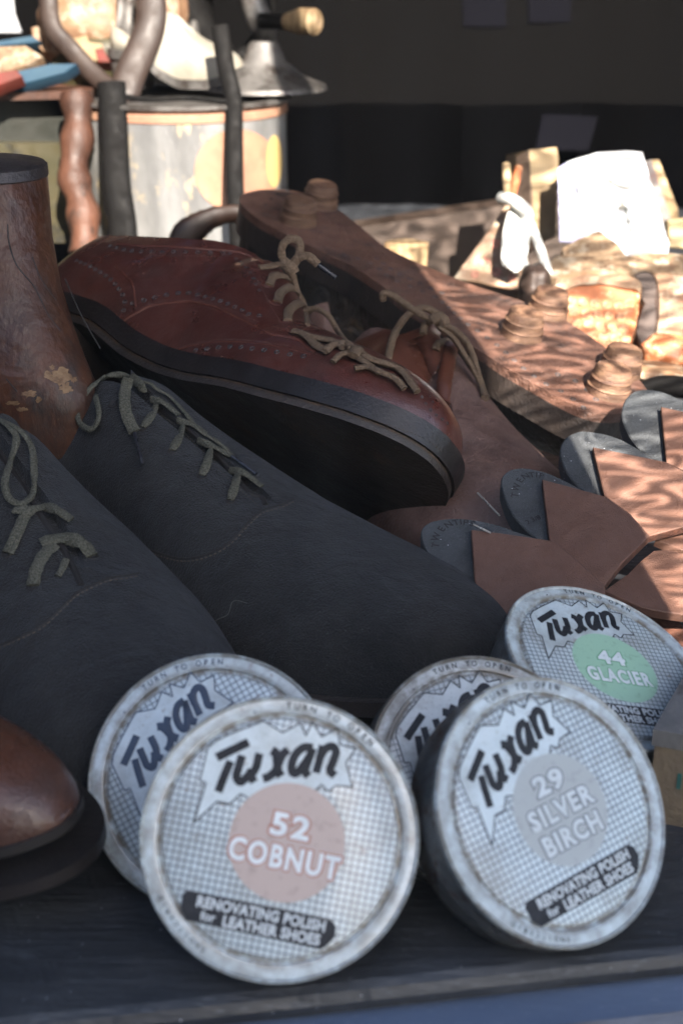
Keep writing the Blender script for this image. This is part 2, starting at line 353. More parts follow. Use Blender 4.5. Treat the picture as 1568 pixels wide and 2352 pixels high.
class Shoe:
    def __init__(s, toe, heel, H, wid=1., hgt=1., foot=1, dep=1., zkeys=None, wkeys=None, pinch=1., skeys=None, rkeys=None, dkeys=None, bl=.36):
        s.toe, s.heel = V(toe), V(heel); a = s.toe-s.heel; s.L = a.length; a.normalize()
        H = V(H); H = (H-a*H.dot(a)).normalized(); s.a, s.H, s.Y = a, H, H.cross(a)
        s.wid, s.hgt, s.foot, s.dep = wid, hgt, foot, dep; s.kz = zkeys or KZ; s.kw = wkeys or KW; s.pinch = pinch
        s.ks, s.kr, s.kd, s.bl = skeys or KS, rkeys or KR, dkeys or KD, bl
    def loc(s, x, y, z): return s.heel + s.a*(x*s.L) + s.Y*y + s.H*z
    def cen(s, u): return s.foot*.008*math.sin(PI*max(0, (u-.3)/.7)) if u > .3 else 0.
    def sec(s, u):
        w = interp(s.kw, u)*s.wid; zr = interp(s.kz, u)*s.hgt; zs = interp(s.ks, u); yr = interp(s.kr, u)*s.wid*s.pinch; d = interp(s.kd, u)*s.hgt*s.dep
        zr = max(zr, zs+.002); c = s.cen(u); b = min(1, max(0, (u-s.bl)/.12)); b = b*b*(3-2*b)
        rear = min(1, u/.05)
        pts = []
        n1 = 14
        def outer(t):
            a = t*PI/2
            yf = yr+(w-yr)*math.cos(a)**.78; zf = zs+(zr-zs)*math.sin(a)**.92
            yb = w+(yr-w)*t**1.5+.003*math.sin(PI*t)*rear; zb_ = zs+(zr-zs)*t
            return yf*b+yb*(1-b), zf*b+zb_*(1-b)
        for k in range(n1+1):
            y, z = outer(k/n1); pts.append((c+y, z))
        for k in range(1, 10):
            y = yr*(1-2*k/10); pts.append((c+y*(.93), zr-d*(1-abs(y/yr)**6)))
        for k in range(n1, -1, -1):
            y, z = outer(k/n1); pts.append((c-y, z))
        return pts
    def upper(s, n=110):
        P = []
        for i in range(n+1):
            u = (1-math.cos(PI*i/n))/2
            P.append([s.loc(u, y, z) for y, z in s.sec(u)])
        m = MB(); m.grid(P); return m
    def outline(s, ext, u0=0., n=70):
        Lp, Rp = [], []
        for i in range(n+1):
            q = u0+(1-u0)*(1-math.cos(PI*i/n))/2 if u0 == 0 else u0+(1-u0)*math.sin(PI/2*i/n)
            w = interp(s.kw, q)*s.wid; c = s.cen(q)
            Lp.append((q*s.L, c+w, q)); Rp.append((q*s.L, c-w, q))
        O = Lp + Rp[::-1]; N_ = len(O); out = []
        for i in range(N_):
            a, b = O[i-2], O[(i+2) % N_]; tx, ty = b[0]-a[0], b[1]-a[1]; l = math.hypot(tx, ty) or 1
            out.append(((O[i][0]-ty/l*ext)/s.L, O[i][1]+tx/l*ext, O[i][2]))
        return out
    def slab(s, ext, zt, zb, u0=0., bulge=.0, drop=None):
        m = MB(); o = s.outline(ext, u0)
        rows = []
        lv = [(0, 0), (.12, bulge), (.5, bulge*1.1), (.88, bulge), (1, 0)]
        cy = 0
        for t, e in lv:
            row = []
            for x, y, q in o:
                zs_ = interp(s.ks, q)
                z1 = zs_+zt; z0 = (zs_+zb) if zb is not None else 0
                dd = drop(q) if drop else 0
                row.append(s.loc(x, y*(1+e*18), z1+(z0-z1)*t-dd))
            rows.append(row)
        m.grid(rows, True)
        n = len(o)//2
        for row, fl in ((rows[0], 0), (rows[-1], 1)):
            A = row[:n]; B = row[n:][::-1]
            m.grid([[A[i], A[i].lerp(B[i], .5), B[i]] for i in range(n)])
        return m
    def heelblock(s, u1=.24, zb=None):
        m = MB(); n = 24; o = []
        for i in range(n+1):
            q = u1*(1-math.cos(PI/2*i/n)); w = interp(s.kw, q)*s.wid+.001; o.append((q-.004, w, q))
        o = o[::-1] + [(x, -y, q) for x, y, q in o]
        m.grid([[s.loc(x, y*k, (interp(s.ks, q)-.006)*(1-t)) for x, y, q in o] for t, k in ((0, 1), (.5, .97), (1, .96))], True)
        m.f.append([len(m.v)-len(o)+i for i in range(len(o))]); m.m.append(0); return m
def bvh(mbs):
    vs, fs = [], []
    for m in mbs:
        o = len(vs); vs += [tuple(p) for p in m.v]; fs += [[o+i for i in f] for f in m.f]
    return BVHTree.FromPolygons(vs, fs)
def hit(tree, x, y):
    d = ray(x, y); l = d.length; r = tree.ray_cast(CAM, d.normalized())
    if r[0] is None: return None
    n = r[1]
    if n.dot(d) > 0: n = -n
    return r[0], n, r[3]/l
def drape(tree, pts, lift, dflt, step=6, push=0.):
    """a line given in the picture laid on the surface; pts (x,y[,extra lift])"""
    P = [V((p[0], p[1], p[2] if len(p) > 2 else 0)) for p in pts]
    n = max(2, int(sum((P[i+1]-P[i]).length for i in range(len(P)-1))/len(P)/step))
    Q = catmull(P, n); ds = []; nn = []; 
    for q in Q:
        h = hit(tree, q.x, q.y) if tree else None
        ds.append(h[2] if h and h[2] < dflt+.07 else None); nn.append(h[1] if h and h[2] < dflt+.07 else None)
    last = None
    for i in range(len(Q)):
        if ds[i] is None and lift < .0005 and any(q is not None for q in ds):
            continue
        if ds[i] is None:
            c = [j for j in range(len(Q)) if ds[j] is not None]
            ds[i] = -(ds[min(c, key=lambda j: abs(j-i))] if c else dflt)
            nn[i] = nn[min(c, key=lambda j: abs(j-i))] if c else -FW
            if nn[i] is None: nn[i] = -FW
    keep = [i for i in range(len(Q)) if ds[i] is not None]
    if len(keep) < 2: keep = list(range(len(Q))); ds = [d or dflt for d in ds]; nn = [q or -FW for q in nn]
    Q = [Q[i] for i in keep]; ds = [ds[i] for i in keep]; nn = [nn[i] for i in keep]
    ds = [abs(d) for d in ds]
    for _ in range(2): ds = [ds[0]]+[(ds[i-1]+2*ds[i]+ds[i+1])/4 for i in range(1, len(ds)-1)]+[ds[-1]]
    out = []
    for q, d, nv in zip(Q, ds, nn):
        f = ray(q.x, q.y).normalized()
        out.append(W(q.x, q.y, d) - f*(lift+q.z*.001))
    nn2 = [(nn[max(0,i-1)]+nn[i]+nn[min(len(nn)-1,i+1)]).normalized() for i in range(len(nn))]
    return out, nn2
def lace(mb, tree, pts, w, dflt, flat=.35, lift=.0012, tap=False):
    if tree in (treeA, treeB): w *= 1.0
    P, nn = drape(tree, pts, lift, dflt); n = len(P)
    rad = [w*(1+.07*math.sin(i*1.9+w*1e4)) for i in range(n)]
    if tap: rad = [r*min(1, .75+i/4, .75+(n-1-i)/4) for i, r in enumerate(rad)]
    mb.tube(P, rad, 10, nn, flat)
def seam(mb, tree, pts, w, dflt, lift=.0001):
    P, nn = drape(tree, pts, lift, dflt, 5); mb.tube(P, w, 6, nn, .6)
def stitches(mb, tree, pts, w, dflt, gap=.0012, ln=.0009, lift=.00015):
    P, nn = drape(tree, pts, lift, dflt, 3)
    acc = 0; 
    for i in range(len(P)-1):
        d = (P[i+1]-P[i]); L_ = d.length
        if L_ < 1e-7: continue
        while acc < L_:
            p = P[i]+d*(acc/L_); t = d.normalized(); mb.tube([p-t*ln/2, p, p+t*ln/2], [w*.6, w, w*.6], 5, nn[i], .8); acc += gap+ln*.5
        acc -= L_
def holes(mb, tree, pts, r, dflt, gap=.005, small=None):
    P, nn = drape(tree, pts, .00015, dflt, 3); acc = 0; k = 0
    for i in range(len(P)-1):
        d = (P[i+1]-P[i]); L_ = d.length
        while acc < L_:
            p = P[i]+d*(acc/L_); nv = nn[i]; e = nv.orthogonal().normalized(); g = nv.cross(e)
            ring = lambda rr, h: [p+nv*h+(e*math.cos(2*PI*j/12)+g*math.sin(2*PI*j/12))*rr for j in range(12)]
            mb.grid([ring(r*1.35, -.0002), ring(r*1.12, .00022), ring(r*.85, .0001), ring(r*.6, -.0001), ring(.00001, -.0002)], True)
            acc += gap; k += 1
        acc -= L_
def Z6(x, y): return (x/2.1007, 803.8+y/2.1007)
def Z4(x, y): return ((800+x/1.2062)/1.7417, (900+y/1.2062)/1.7417)
def Z3(x, y): return ((x/1.2062)/1.7417, (600+y/1.2062)/1.7417)
def z(fn, L_): return [fn(p[0], p[1])+tuple(p[2:]) for p in L_]

# --- suede oxfords
def oxford(label, toe, heel, H, **kw):
    sh = Shoe(toe, heel, H, **kw); base = sh.loc(.5, 0, 0)
    t = thing('oxford_shoe', label, 'shoe', base, kw.get('group'))
    return sh, t
def finish(sh, t, mats, zt=.0, sole_t=-.005, ext=.0035, heel=True, drop=None):
    up = sh.upper(); uo = up.build('upper', mats[0], t)
    so = sh.slab(ext, .0005, -.0055, drop=drop); so.build('sole', mats[1], t)
    if heel: sh.heelblock().build('heel', mats[1], t)
    return up, so

KZA = [(0,.078),(.08,.068),(.18,.066),(.23,.074),(.285,.087),(.32,.088),(.42,.079),(.54,.067),(.63,.058),(.74,.051),(.84,.046),(.92,.040),(.97,.033),(.99,.027),(1,.019)]
KRA = [(0,.0003),(.01,.009),(.03,.014),(.1,.022),(.16,.026),(.24,.024),(.28,.014),(.315,.006),(.37,.0035),(.61,.0025),(.645,.0001),(1,.0001)]
KDA = [(0,.0),(.03,.02),(.1,.035),(.21,.042),(.26,.045),(.30,.02),(.33,.006),(.60,.003),(.645,0),(1,0)]
shA = Shoe((.062, .4555, 0), (-.166, .652, 0), (0,0,1), foot=-1, zkeys=KZA, rkeys=KRA, dkeys=KDA, bl=.24)
tA = thing('oxford_shoe', 'central dark grey suede lace-up shoe holding the wooden last, toe behind tins', 'shoe', (-.05, .56, 0), 'pair of dark grey suede shoes')
upA, soA = finish(shA, tA, (M['suede'], M['sole_black']))
shB = Shoe((-.050, .379, 0), (-.186, .600, 0), (0,0,1), foot=1, wid=.98, zkeys=KZA, rkeys=KRA, dkeys=KDA, bl=.24)
tB = thing('oxford_shoe', 'dark grey suede lace-up shoe at the left edge, above the brown toe', 'shoe', (-.12, .49, 0), 'pair of dark grey suede shoes')
upB, soB = finish(shB, tB, (M['suede'], M['sole_black']))
treeA, treeB = bvh([upA]), bvh([upB])

m = MB(); dA = .57
lace(m, treeA, z(Z6, [(640,140,3),(600,122,4),(520,125,4),(440,180,5),(378,270,5),(385,350,4),(440,383,3),(478,320,3),(462,225,3)]), .0014, dA, .5)
lace(m, treeA, z(Z6, [(620,135,5),(602,220,4),(612,310,3),(650,395,2)]), .0024, dA, .25)
lace(m, treeA, z(Z6, [(640,150,5),(720,160,5),(760,190,4),(820,225,3),(900,310,3),(960,385,3),(1060,450,3),(1130,520,2)]), .0011, dA, .5)
lace(m, treeA, z(Z6, [(640,140,6),(680,170,6),(690,200,4)]), .0026, dA, .5)
for P in ([(755,250,2),(735,310,2),(690,372,0)], [(885,355,2),(865,420,2),(832,482,0)], [(1015,470,2),(1000,540,2),(975,603,0)], [(1145,590,2),(1135,650,2),(1112,722,0)]):
    lace(m, treeA, z(Z6, P), .0018, dA, .3, tap=True)
for P in ([(728,238,2),(790,255,2.4),(862,312,1)], [(855,340,2),(930,360,2.4),(992,402,1)], [(955,438,2),(1040,470,2.6),(1112,512,1.5)], [(1108,580,2),(1180,595,2.5),(1262,657,1)]):
    lace(m, treeA, z(Z6, P), .0016, dA, .35)
m.build('lace', M['lace_dark'], tA)
m = MB(); lace(m, treeA, z(Z6, [(650,400,3),(668,470,4),(688,552,4)]), .0008, dA, .8); m.build('aglet', M['aglet'], tA)
m = MB(); lace(m, treeA, z(Z6, [(1120,512,4),(1180,555,4),(1235,598,3)]), .0008, dA, .9)
m.build('aglet', M['aglet'], tA)
m = MB(); seam(m, treeA, z(Z6, [(755,280),(860,345),(950,425),(1050,515),(1130,605),(1200,685),(1262,712),(1282,748)]), .0012, dA); m.build('facing_gap', M['inner'], tA)
m = MB(); arc = z(Z6, [(505,878),(560,900),(640,930),(750,975),(860,1005),(960,998),(1060,958),(1130,905),(1200,830),(1255,780),(1300,762),(1360,745),(1415,718)])
seam(m, treeA, arc, .0005, dA, .0001)
arc2 = [(x+1.5, y+6) for x, y in arc]
m.build('seam', M['suede_warm'], tA)
m = MB(); stitches(m, treeA, arc2, .00034, dA, .0014, .0012); stitches(m, treeA, z(Z6, [(760,300),(860,375),(960,470),(1060,580),(1150,665),(1250,755)]), .00014, dA)
m.build('stitching', M['stitch_dark'], tA)
m = MB()
for x, y in ((545,262), (690,374), (832,484), (975,606), (1112,726)): holes(m, treeA, z(Z6, [(x, y), (x+3, y+1)]), .0016, dA, .05)
m.build('eyelets', M['inner'], tA)

m = MB(); dB = .52
lace(m, treeB, z(Z6, [(-20,330,5),(15,345,6),(80,420,6),(50,540,5),(25,640,4),(45,715,3),(105,740,3),(160,690,3),(165,560,4),(150,460,5),(95,385,6),(15,340,6)]), .0014, dB, .5)
lace(m, treeB, z(Z6, [(70,770,3),(120,775,4),(200,760,3),(270,770,3),(345,818,2)]), .0019, dB, .4)
lace(m, treeB, z(Z6, [(120,785,3),(80,870,2),(30,975,0)]), .0016, dB, .4); lace(m, treeB, z(Z6, [(140,790,3),(105,870,2),(55,985,0)]), .0011, dB, .5)
lace(m, treeB, z(Z6, [(200,935,2),(240,915,3.5),(320,910,4),(400,935,3),(445,992,0)]), .0026, dB, .35)
lace(m, treeB, z(Z6, [(265,940,2),(215,985,3),(175,1060,2),(160,1135,0)]), .0024, dB, .35)
lace(m, treeB, z(Z6, [(110,760,4),(125,790,4),(160,765,4)]), .0022, dB, .5)
lace(m, treeB, z(Z6, [(320,1010,1),(300,1060,1),(280,1090,0)]), .0013, dB, .4)
m.build('lace', M['lace_dark'], tB)
m = MB(); seam(m, treeB, z(Z6, [(0,490),(100,640),(200,800),(265,895),(325,990),(360,1060),(392,1135)]), .0013, dB); m.build('facing_gap', M['inner'], tB)
m = MB(); arc = z(Z6, [(0,1425),(100,1380),(200,1330),(300,1240),(360,1180),(420,1145),(520,1102),(600,1090),(672,1076)])
seam(m, treeB, arc, .0005, dB, .0001); m.build('seam', M['suede_warm'], tB)
m = MB(); stitches(m, treeB, [(x+1, y+6) for x, y in arc], .00032, dB, .0014, .0012); m.build('stitching', M['stitch_dark'], tB)
m = MB()
for x, y in ((450,992), (158,1138), (35,978)): holes(m, treeB, z(Z6, [(x, y), (x+3, y+1)]), .0018, dB, .05)
m.build('eyelets', M['inner'], tB)

m = MB(); P, nn = drape(treeA, z(Z6, [(905,1150),(900,1240),(985,1330),(1050,1300),(1100,1275),(1120,1218),(1150,1210),(1190,1222)]), .0006, dA); m.tube(P, .00013, 5)
single(m, 'stray_thread', mat('pale_thread', (.12,.12,.11), rough=.8), 'fine pale thread curling on the central suede shoe', 'thread')
# --- wooden last standing in the central shoe
rows = [(372,104,.0230,1.25),(378,111,.0262,1.25),(400,114,.0272,1.25),(440,119,.0272,1.3),(540,128,.027,1.35),(650,152,.0275,1.5),(740,186,.0275,1.7),(800,214,.027,1.9),(850,240,.0265,2.05),(890,246,.0250,2.0),(960,236,.0225,1.8),(1010,225,.020,1.6)]
m = MB(); P = []; dL = .632; seg = 64
for y, xr, r, kk in rows:
    c = W(xr, y, dL); ax = V((.76, -.65, 0)).normalized(); sd = V((.65, .76, 0))
    cx = c - V((1,0,0))*r*math.hypot(ax.x*kk, sd.x)
    P.append([cx + ax*(r*kk*math.cos(2*PI*j/seg)) + sd*(r*math.sin(2*PI*j/seg)) for j in range(seg)])
top = [sum(P[0], V())/seg+V((0,0,.0008))]*seg
m.grid([top]+P, True); tL = thing('shoe_last', 'dark wooden last with worn orange patches rising from the central suede shoe', 'shoe last', tuple(sum(P[-1], V())/seg))
treeL = bvh([m]); m.build('last_block', M['last_wood'], tL)
m = MB(); cap = [[q+V((0,0,.0006))+(q-top[0]).normalized()*.0006 for q in P[i]] for i in (0,1,2)]; cap.append([q+(q-top[0]).normalized()*.0002 for q in P[2]])
m.grid([[top[0]+V((0,0,.0015))]*seg]+cap, True); m.build('leather_top', M['last_top'], tL)
def scab(mb, tree, cx, cy, rx, ry, dflt, n=22, seed=1, lift=.0002):
    rnd = random.Random(seed); pts = []
    for i in range(n):
        a = 2*PI*i/n; k = .55+.55*rnd.random(); h = hit(tree, cx+rx*k*math.cos(a), cy+ry*k*math.sin(a))
        if h: pts.append(h[0]+h[1]*lift)
    h = hit(tree, cx, cy)
    if len(pts) > 4 and h: mb.add([h[0]+h[1]*lift*1.4]+pts, [(0, i+1, (i+1) % len(pts)+1) for i in range(len(pts))])
m = MB()
for i, (x, y, rx, ry) in enumerate(((140,866,26,22),(152,892,18,14),(112,862,13,10),(70,905,20,9),(90,918,10,7),(30,925,18,6),(52,940,14,6),(120,845,8,7),(170,872,9,8))): scab(m, treeL, x, y, rx, ry, dL, seed=i)
m.build('bare_patch', M['flake'], tL)
for pts in ([(150,640),(185,720),(230,800)], [(15,870/1.0),(40,900)], [(75,590),(95,640),(130,690)], [(18,855-340),(22,560),(40,610),(80,660),(110,720),(140,760)]):
    m = MB(); seam(m, treeL, pts, .0003, dL); m.build('crack', M['inner'], tL)

# --- oxblood brogue lying on its side
fD, e1, e2 = view_basis(600, 850)
toeD = W(990, 1112, .600); heelD = W(30, 846, .755)
HD = e2*math.cos(R(38))+fD*math.sin(R(38)) + e1*.18
KZD = [(0,.066),(.08,.073),(.2,.074),(.32,.078),(.42,.088),(.47,.086),(.51,.080),(.57,.068),(.64,.057),(.74,.051),(.84,.046),(.92,.040),(.97,.033),(.99,.027),(1,.019)]
shD = Shoe(toeD, heelD, HD, foot=1, hgt=1.07, wid=1.04, zkeys=KZD)
tD = thing('brogue_shoe', 'oxblood leather brogue tipped on its side showing its black sole, tan laces', 'shoe', tuple((toeD+heelD)/2))
upD = shD.upper(); upD.build('upper', M['red'], tD)
w1 = shD.slab(.0045, .0012, -.0086, bulge=.0); w1.build('welt', M['welt'], tD)
w2 = shD.slab(.0030, -.0086, -.0102); w2.build('rand', M['rand'], tD)
w3 = shD.slab(.0038, -.0102, -.0130); w3.build('outsole', M['sole_black'], tD)
hb = shD.heelblock(); hb.build('heel', M['sole_black'], tD)
treeD = bvh([upD]); dD = .66
m = MB()
rowsD = [([(300,415),(390,440),(500,455),(600,480),(700,490),(820,490),(970,495),(1110,500)], .00085, .0062),
         ([(1110,500),(1165,545),(1215,605),(1235,650),(1265,700)], .0006, .006),
         ([(330,520),(400,545),(470,580),(540,630),(580,680),(600,720),(600,770),(550,820),(515,880)], .0008, .0052),
         ([(640,740),(720,718),(790,702),(860,690),(920,690),(980,705),(1040,720),(1100,742),(1160,768),(1210,795),(1270,800)], .00085, .0058),
         ([(838,1015),(880,985),(950,965),(1030,955),(1110,948),(1200,955),(1300,968),(1400,985),(1500,1000)], .00085, .0068)]
for pts, r, g in rowsD: holes(m, treeD, z(Z3, pts), r*1.25, dD, g)
holes(m, treeD, z(Z4, [(1070,830),(1100,880),(1140,920),(1180,945),(1195,960)]), .0006, dD, .0034)
holes(m, treeD, z(Z4, [(1110,828),(1130,870)]), .0004, dD, .0028)
m.build('broguing', M['hole'], tD)
m = MB()
seam(m, treeD, z(Z3, [(540,940),(560,870),(600,820),(660,785),(720,755),(800,738),(900,730),(1000,745),(1080,775),(1160,815),(1240,855),(1320,895)]), .0009, dD)
seam(m, treeD, z(Z3, [(1320,890),(1380,900),(1440,915),(1480,950),(1520,975)]), .0009, dD)
seam(m, treeD, z(Z3, [(790,1010),(840,975),(920,945),(1050,925),(1200,928),(1350,950),(1500,985)]), .0004, dD)
seam(m, treeD, z(Z3, [(560,560),(600,600),(640,650),(655,760)]), .0006, dD)
seam(m, treeD, z(Z3, [(270,400),(390,405),(500,440),(640,460),(820,465),(1000,478),(1130,488),(1230,520),(1280,550)]), .0007, dD)
m.build('piping', M['red_edge'], tD)
m = MB()
for pts in ([(1150,500),(1220,590),(1280,700),(1330,790),(1400,880)], [(660,770),(760,735),(860,722),(1000,735),(1100,765),(1250,830)], [(840,960),(930,935),(1050,915),(1200,918),(1400,945)], [(300,430),(500,470),(700,505),(900,510),(1080,515)]):
    stitches(m, treeD, z(Z3, pts), .00016, dD)
m.build('stitching', M['stitch'], tD)
treeW = bvh([w1]); m = MB()
stitches(m, treeW, [(300,850),(430,890),(560,908),(700,932),(850,965),(960,1000),(1020,1040)], .0002, dD, .0014)
m.build('welt_stitching', M['rand'], tD)
m = MB(); E = treeD
for P in ([(285,205,0),(330,200,2),(400,185,3)], [(335,290,0),(355,245,3),(405,245,3),(440,270,2)], [(375,370,0),(390,325,3),(440,300,3),(480,330,2)], [(425,460,0),(430,410,3),(490,375,3),(520,430,1)]):
    lace(m, E, z(Z4, P), .0022, .64, .4)
lace(m, E, z(Z4, [(430,215,5),(395,150,6),(400,95,7),(440,65,7),(482,85,6),(475,150,6),(440,215,5)]), .0018, .64, .45)
lace(m, E, z(Z4, [(440,200,5),(470,160,6),(520,150,7),(570,192,7)]), .0020, .64, .5)
lace(m, E, z(Z4, [(400,180,5),(430,200,6),(455,235,5)]), .0028, .64, .6)
lace(m, E, z(Z4, [(450,240,3),(470,320,3),(500,380,3),(520,480,3)]), .0014, .64, .6)
lace(m, E, z(Z4, [(450,510,3),(510,530,3),(560,580,3),(620,610,3)]), .0021, .625, .5)
lace(m, E, z(Z4, [(505,415,4),(560,405,6),(620,440,8),(670,520,7),(725,595,5)]), .0018, .625, .75)
lace(m, E, z(Z4, [(600,610,3),(640,580,4),(700,570,5),(760,605,6),(830,650,5),(960,695,4),(1048,805,4)]), .0019, .62, .75)
lace(m, E, z(Z4, [(480,520,3),(560,545,4),(640,560,4),(690,590,4)]), .0018, .625, .75)
lace(m, E, z(Z4, [(640,660,3),(690,620,4),(760,640,4),(850,700,4),(940,740,4),(985,790,3)]), .0016, .62, .75)
lace(m, E, z(Z4, [(740,630,7),(760,600,8),(780,610,7)]), .0024, .62, .75)
lace(m, E, z(Z4, [(745,692,3),(810,685,3),(865,715,3)]), .0014, .62, .75)
m.build('lace', M['lace_tan'], tD)
m = MB(); lace(m, E, z(Z4, [(572,193,7),(615,225,7),(655,255,7)]), .0011, .64, .9); m.build('aglet', M['aglet'], tD)
m = MB()
for x, y in ((270,205), (322,288), (362,375), (412,462)): holes(m, treeD, z(Z4, [(x, y), (x+3, y+1)]), .0022, dD, .05)
m.build('eyelets', M['red_edge'], tD)

# --- russet derby behind it, rough brown toe
toeE = V((.098, .545, 0)); dirE = V((.37, -.93, 0)).normalized()
shE = Shoe(toeE+V((0,0,.001)), toeE-dirE*.285, (0,0,1), foot=-1, wid=.96, hgt=.92)
tE = thing('derby_shoe', 'russet derby shoe with rough worn toe and round tan laces behind the brogue', 'shoe', tuple(toeE-dirE*.14))
upE, soE = finish(shE, tE, (M['worn'], M['sole_black']))
treeE = bvh([upE])
# smooth russet quarters laid over the rough vamp
def patch(tree, poly, dflt, lift=.0018, nu=14, nv=14):
    """four-sided sheet on a surface; poly = 4 boundary polylines corners (a,b,c,d) px"""
    a, b, c, d = [V((*p, 0)) for p in poly]; P = []
    for i in range(nu+1):
        u = i/nu; row = []
        for j in range(nv+1):
            v = j/nv; q = a.lerp(b, v).lerp(d.lerp(c, v), u); h = hit(tree, q.x, q.y)
            if h and h[2] < dflt+.08: row.append(h[0]+h[1]*lift)
            else: row.append(None)
        P.append(row)
    last = None
    for row in P:
        for j in range(len(row)):
            if row[j] is None:
                c_ = [k for k in range(len(row)) if row[k] is not None]
                row[j] = row[min(c_, key=lambda k: abs(k-j))].copy() if c_ else (last[j].copy() if last else W(*[*a[:2]], dflt))
        last = row
    return P
m = MB(); m.grid(patch(treeE, (Z4(760,570), Z4(1060,440), Z4(1215,600), Z4(1080,800)), .70)); m.build('quarter', M['tan_red'], tE)
m = MB(); P, nn = drape(treeE, z(Z4, [(1215,570,2),(1200,650,3),(1180,740,3),(1165,860,2)]), .001, .68); m.tube(P, [.0035,.004]*(len(P)//2)+[.0035]*(len(P) % 2), 10, nn, .6); m.build('facing_edge', M['tan_red'], tE)
m = MB(); stitches(m, treeE, z(Z4, [(1185,620,3),(1150,680,3),(1110,750,3),(1090,800,3)]), .0005, .68, .003, .0022); m.build('stitching', M['stitch'], tE)
m = MB(); dE = .68
lace(m, treeE, z(Z4, [(905,665,3),(915,600,5),(940,520,8),(1000,435,10),(1070,400,10),(1130,420,9),(1170,470,7)]), .0021, dE, .85)
lace(m, treeE, z(Z4, [(885,365,4),(880,335,6),(920,335,6),(1000,390,7),(1080,440,7),(1150,470,6)]), .0017, dE, .8)
lace(m, treeE, z(Z4, [(1140,470,7),(1210,500,7),(1270,550,7),(1310,620,6),(1340,720,5),(1375,835,3)]), .0021, dE, .85)
lace(m, treeE, z(Z4, [(1150,490,6),(1220,545,6),(1270,620,6),(1320,700,5),(1365,800,3)]), .0018, dE, .8)
lace(m, treeE, z(Z4, [(1075,530,2),(1085,480,5),(1130,455,7),(1165,460,7)]), .0021, dE, .8)
lace(m, treeE, z(Z4, [(1135,605,2),(1150,570,5),(1205,560,4)]), .0020, dE, .8)
lace(m, treeE, z(Z4, [(1120,460,8),(1160,440,9),(1180,480,8)]), .0026, dE, .8)
m.build('lace', M['lace_tan'], tE)

# --- old football boot, sole up
toeF = W(1442, 935, .695); heelF = W(606, 436, .880)
nF = V((.10, -.09, .99)); KSF = [(0,.010),(.3,.012),(.5,.012),(.7,.008),(1,.010)]
KZF = [(0,.070),(.2,.06),(.4,.08),(.55,.07),(.7,.055),(.85,.046),(.95,.038),(1,.02)]
KWF = [(0,.0005),(.006,.012),(.02,.021),(.06,.028),(.12,.0305),(.2,.027),(.34,.0195),(.45,.0235),(.58,.034),(.70,.039),(.80,.038),(.88,.033),(.94,.028),(.98,.021),(.995,.011),(1,.0005)]
shF = Shoe(toeF, heelF, -nF, foot=-1, wid=.90, hgt=1.0, dep=.5, skeys=KSF, zkeys=KZF, wkeys=KWF)
tF = thing('football_boot', 'upturned old football boot with leather studs on its nailed brown sole', 'boot', tuple((toeF+heelF)/2-V((0,0,.06))))
# flat sole version: place the loft below the sole plane
upF = shF.upper(); upF.build('upper', M['boot_upper'], tF)
s1 = shF.slab(.003, .010, -.004); s1.build('welt', M['sole_black'], tF)
s2 = shF.slab(.003, -.004, -.009); s2.build('outsole', M['boot_sole'], tF)
treeF = bvh([s2])
def stud(x, y):
    nv = shF.H*-1; q = min(1, max(0, ((x-606)/834)))
    p0_ = shF.loc(q, 0, interp(KSF, q)-.009)+nv*.007; p = on_plane(x, y, p0_, nv)-nv*.007
    mx = Matrix.Translation(p) @ nv.to_track_quat('Z', 'Y').to_matrix().to_4x4()
    m = MB(); m.lathe([(.0115,-.004),(.0112,.001),(.0108,.0035),(.0112,.0042),(.0104,.0048),(.0102,.008),(.0106,.0086),(.0096,.0094),(.0093,.0125),(.0085,.0137),(.006,.0141),(.0001,.0142)], mx, 28)
    m.build('stud', M['stud'], tF)
for x, y in ((688,482),(738,446),(1203,742),(1262,694),(1402,872),(1428,828)): stud(x, y)
m = MB()
holes(m, treeF, [(790,585),(850,605),(900,640),(960,665),(1010,690),(1060,735),(1110,770),(1150,800),(1200,845),(1250,880),(1300,905),(1350,945)], .0012, .75, .0085)
holes(m, treeF, [(860,590),(900,620),(960,650),(1020,675)], .0013, .75, .0075)
holes(m, treeF, [(610,470),(640,445),(690,432)], .0011, .86, .011)
holes(m, treeF, [(1280,860),(1330,880),(1380,930)], .0013, .75, .0095)
m.build('nails', M['hole'], tF)

# --- brown shoe toe, bottom left
toeC = W(192, 2010, .412); dirC = V((.93, -.30, .0)).normalized()
KC = [(a, b*(1.0 if a < .9 else 1.0)) for a, b in KW]
shC = Shoe(toeC+V((0,0,.006)), toeC-dirC*.26+V((0,0,.002)), (0,-.12,1), foot=1, wid=.62, hgt=.74)
tC = thing('derby_shoe', 'plain brown leather shoe toe with gaping sole at the left, beside the tins', 'shoe', tuple(toeC-dirC*.13))
upC = shC.upper(); upC.build('upper', M['brown'], tC)
shC.slab(.001, .0002, -.003).build('insole', M['inner'], tC)
so = shC.slab(.006, -.004, -.0085, drop=lambda q: .006*max(0, (q-.55)/.45)); so.build('sole', M['welt'], tC)
shC.heelblock().build('heel', M['sole_black'], tC)

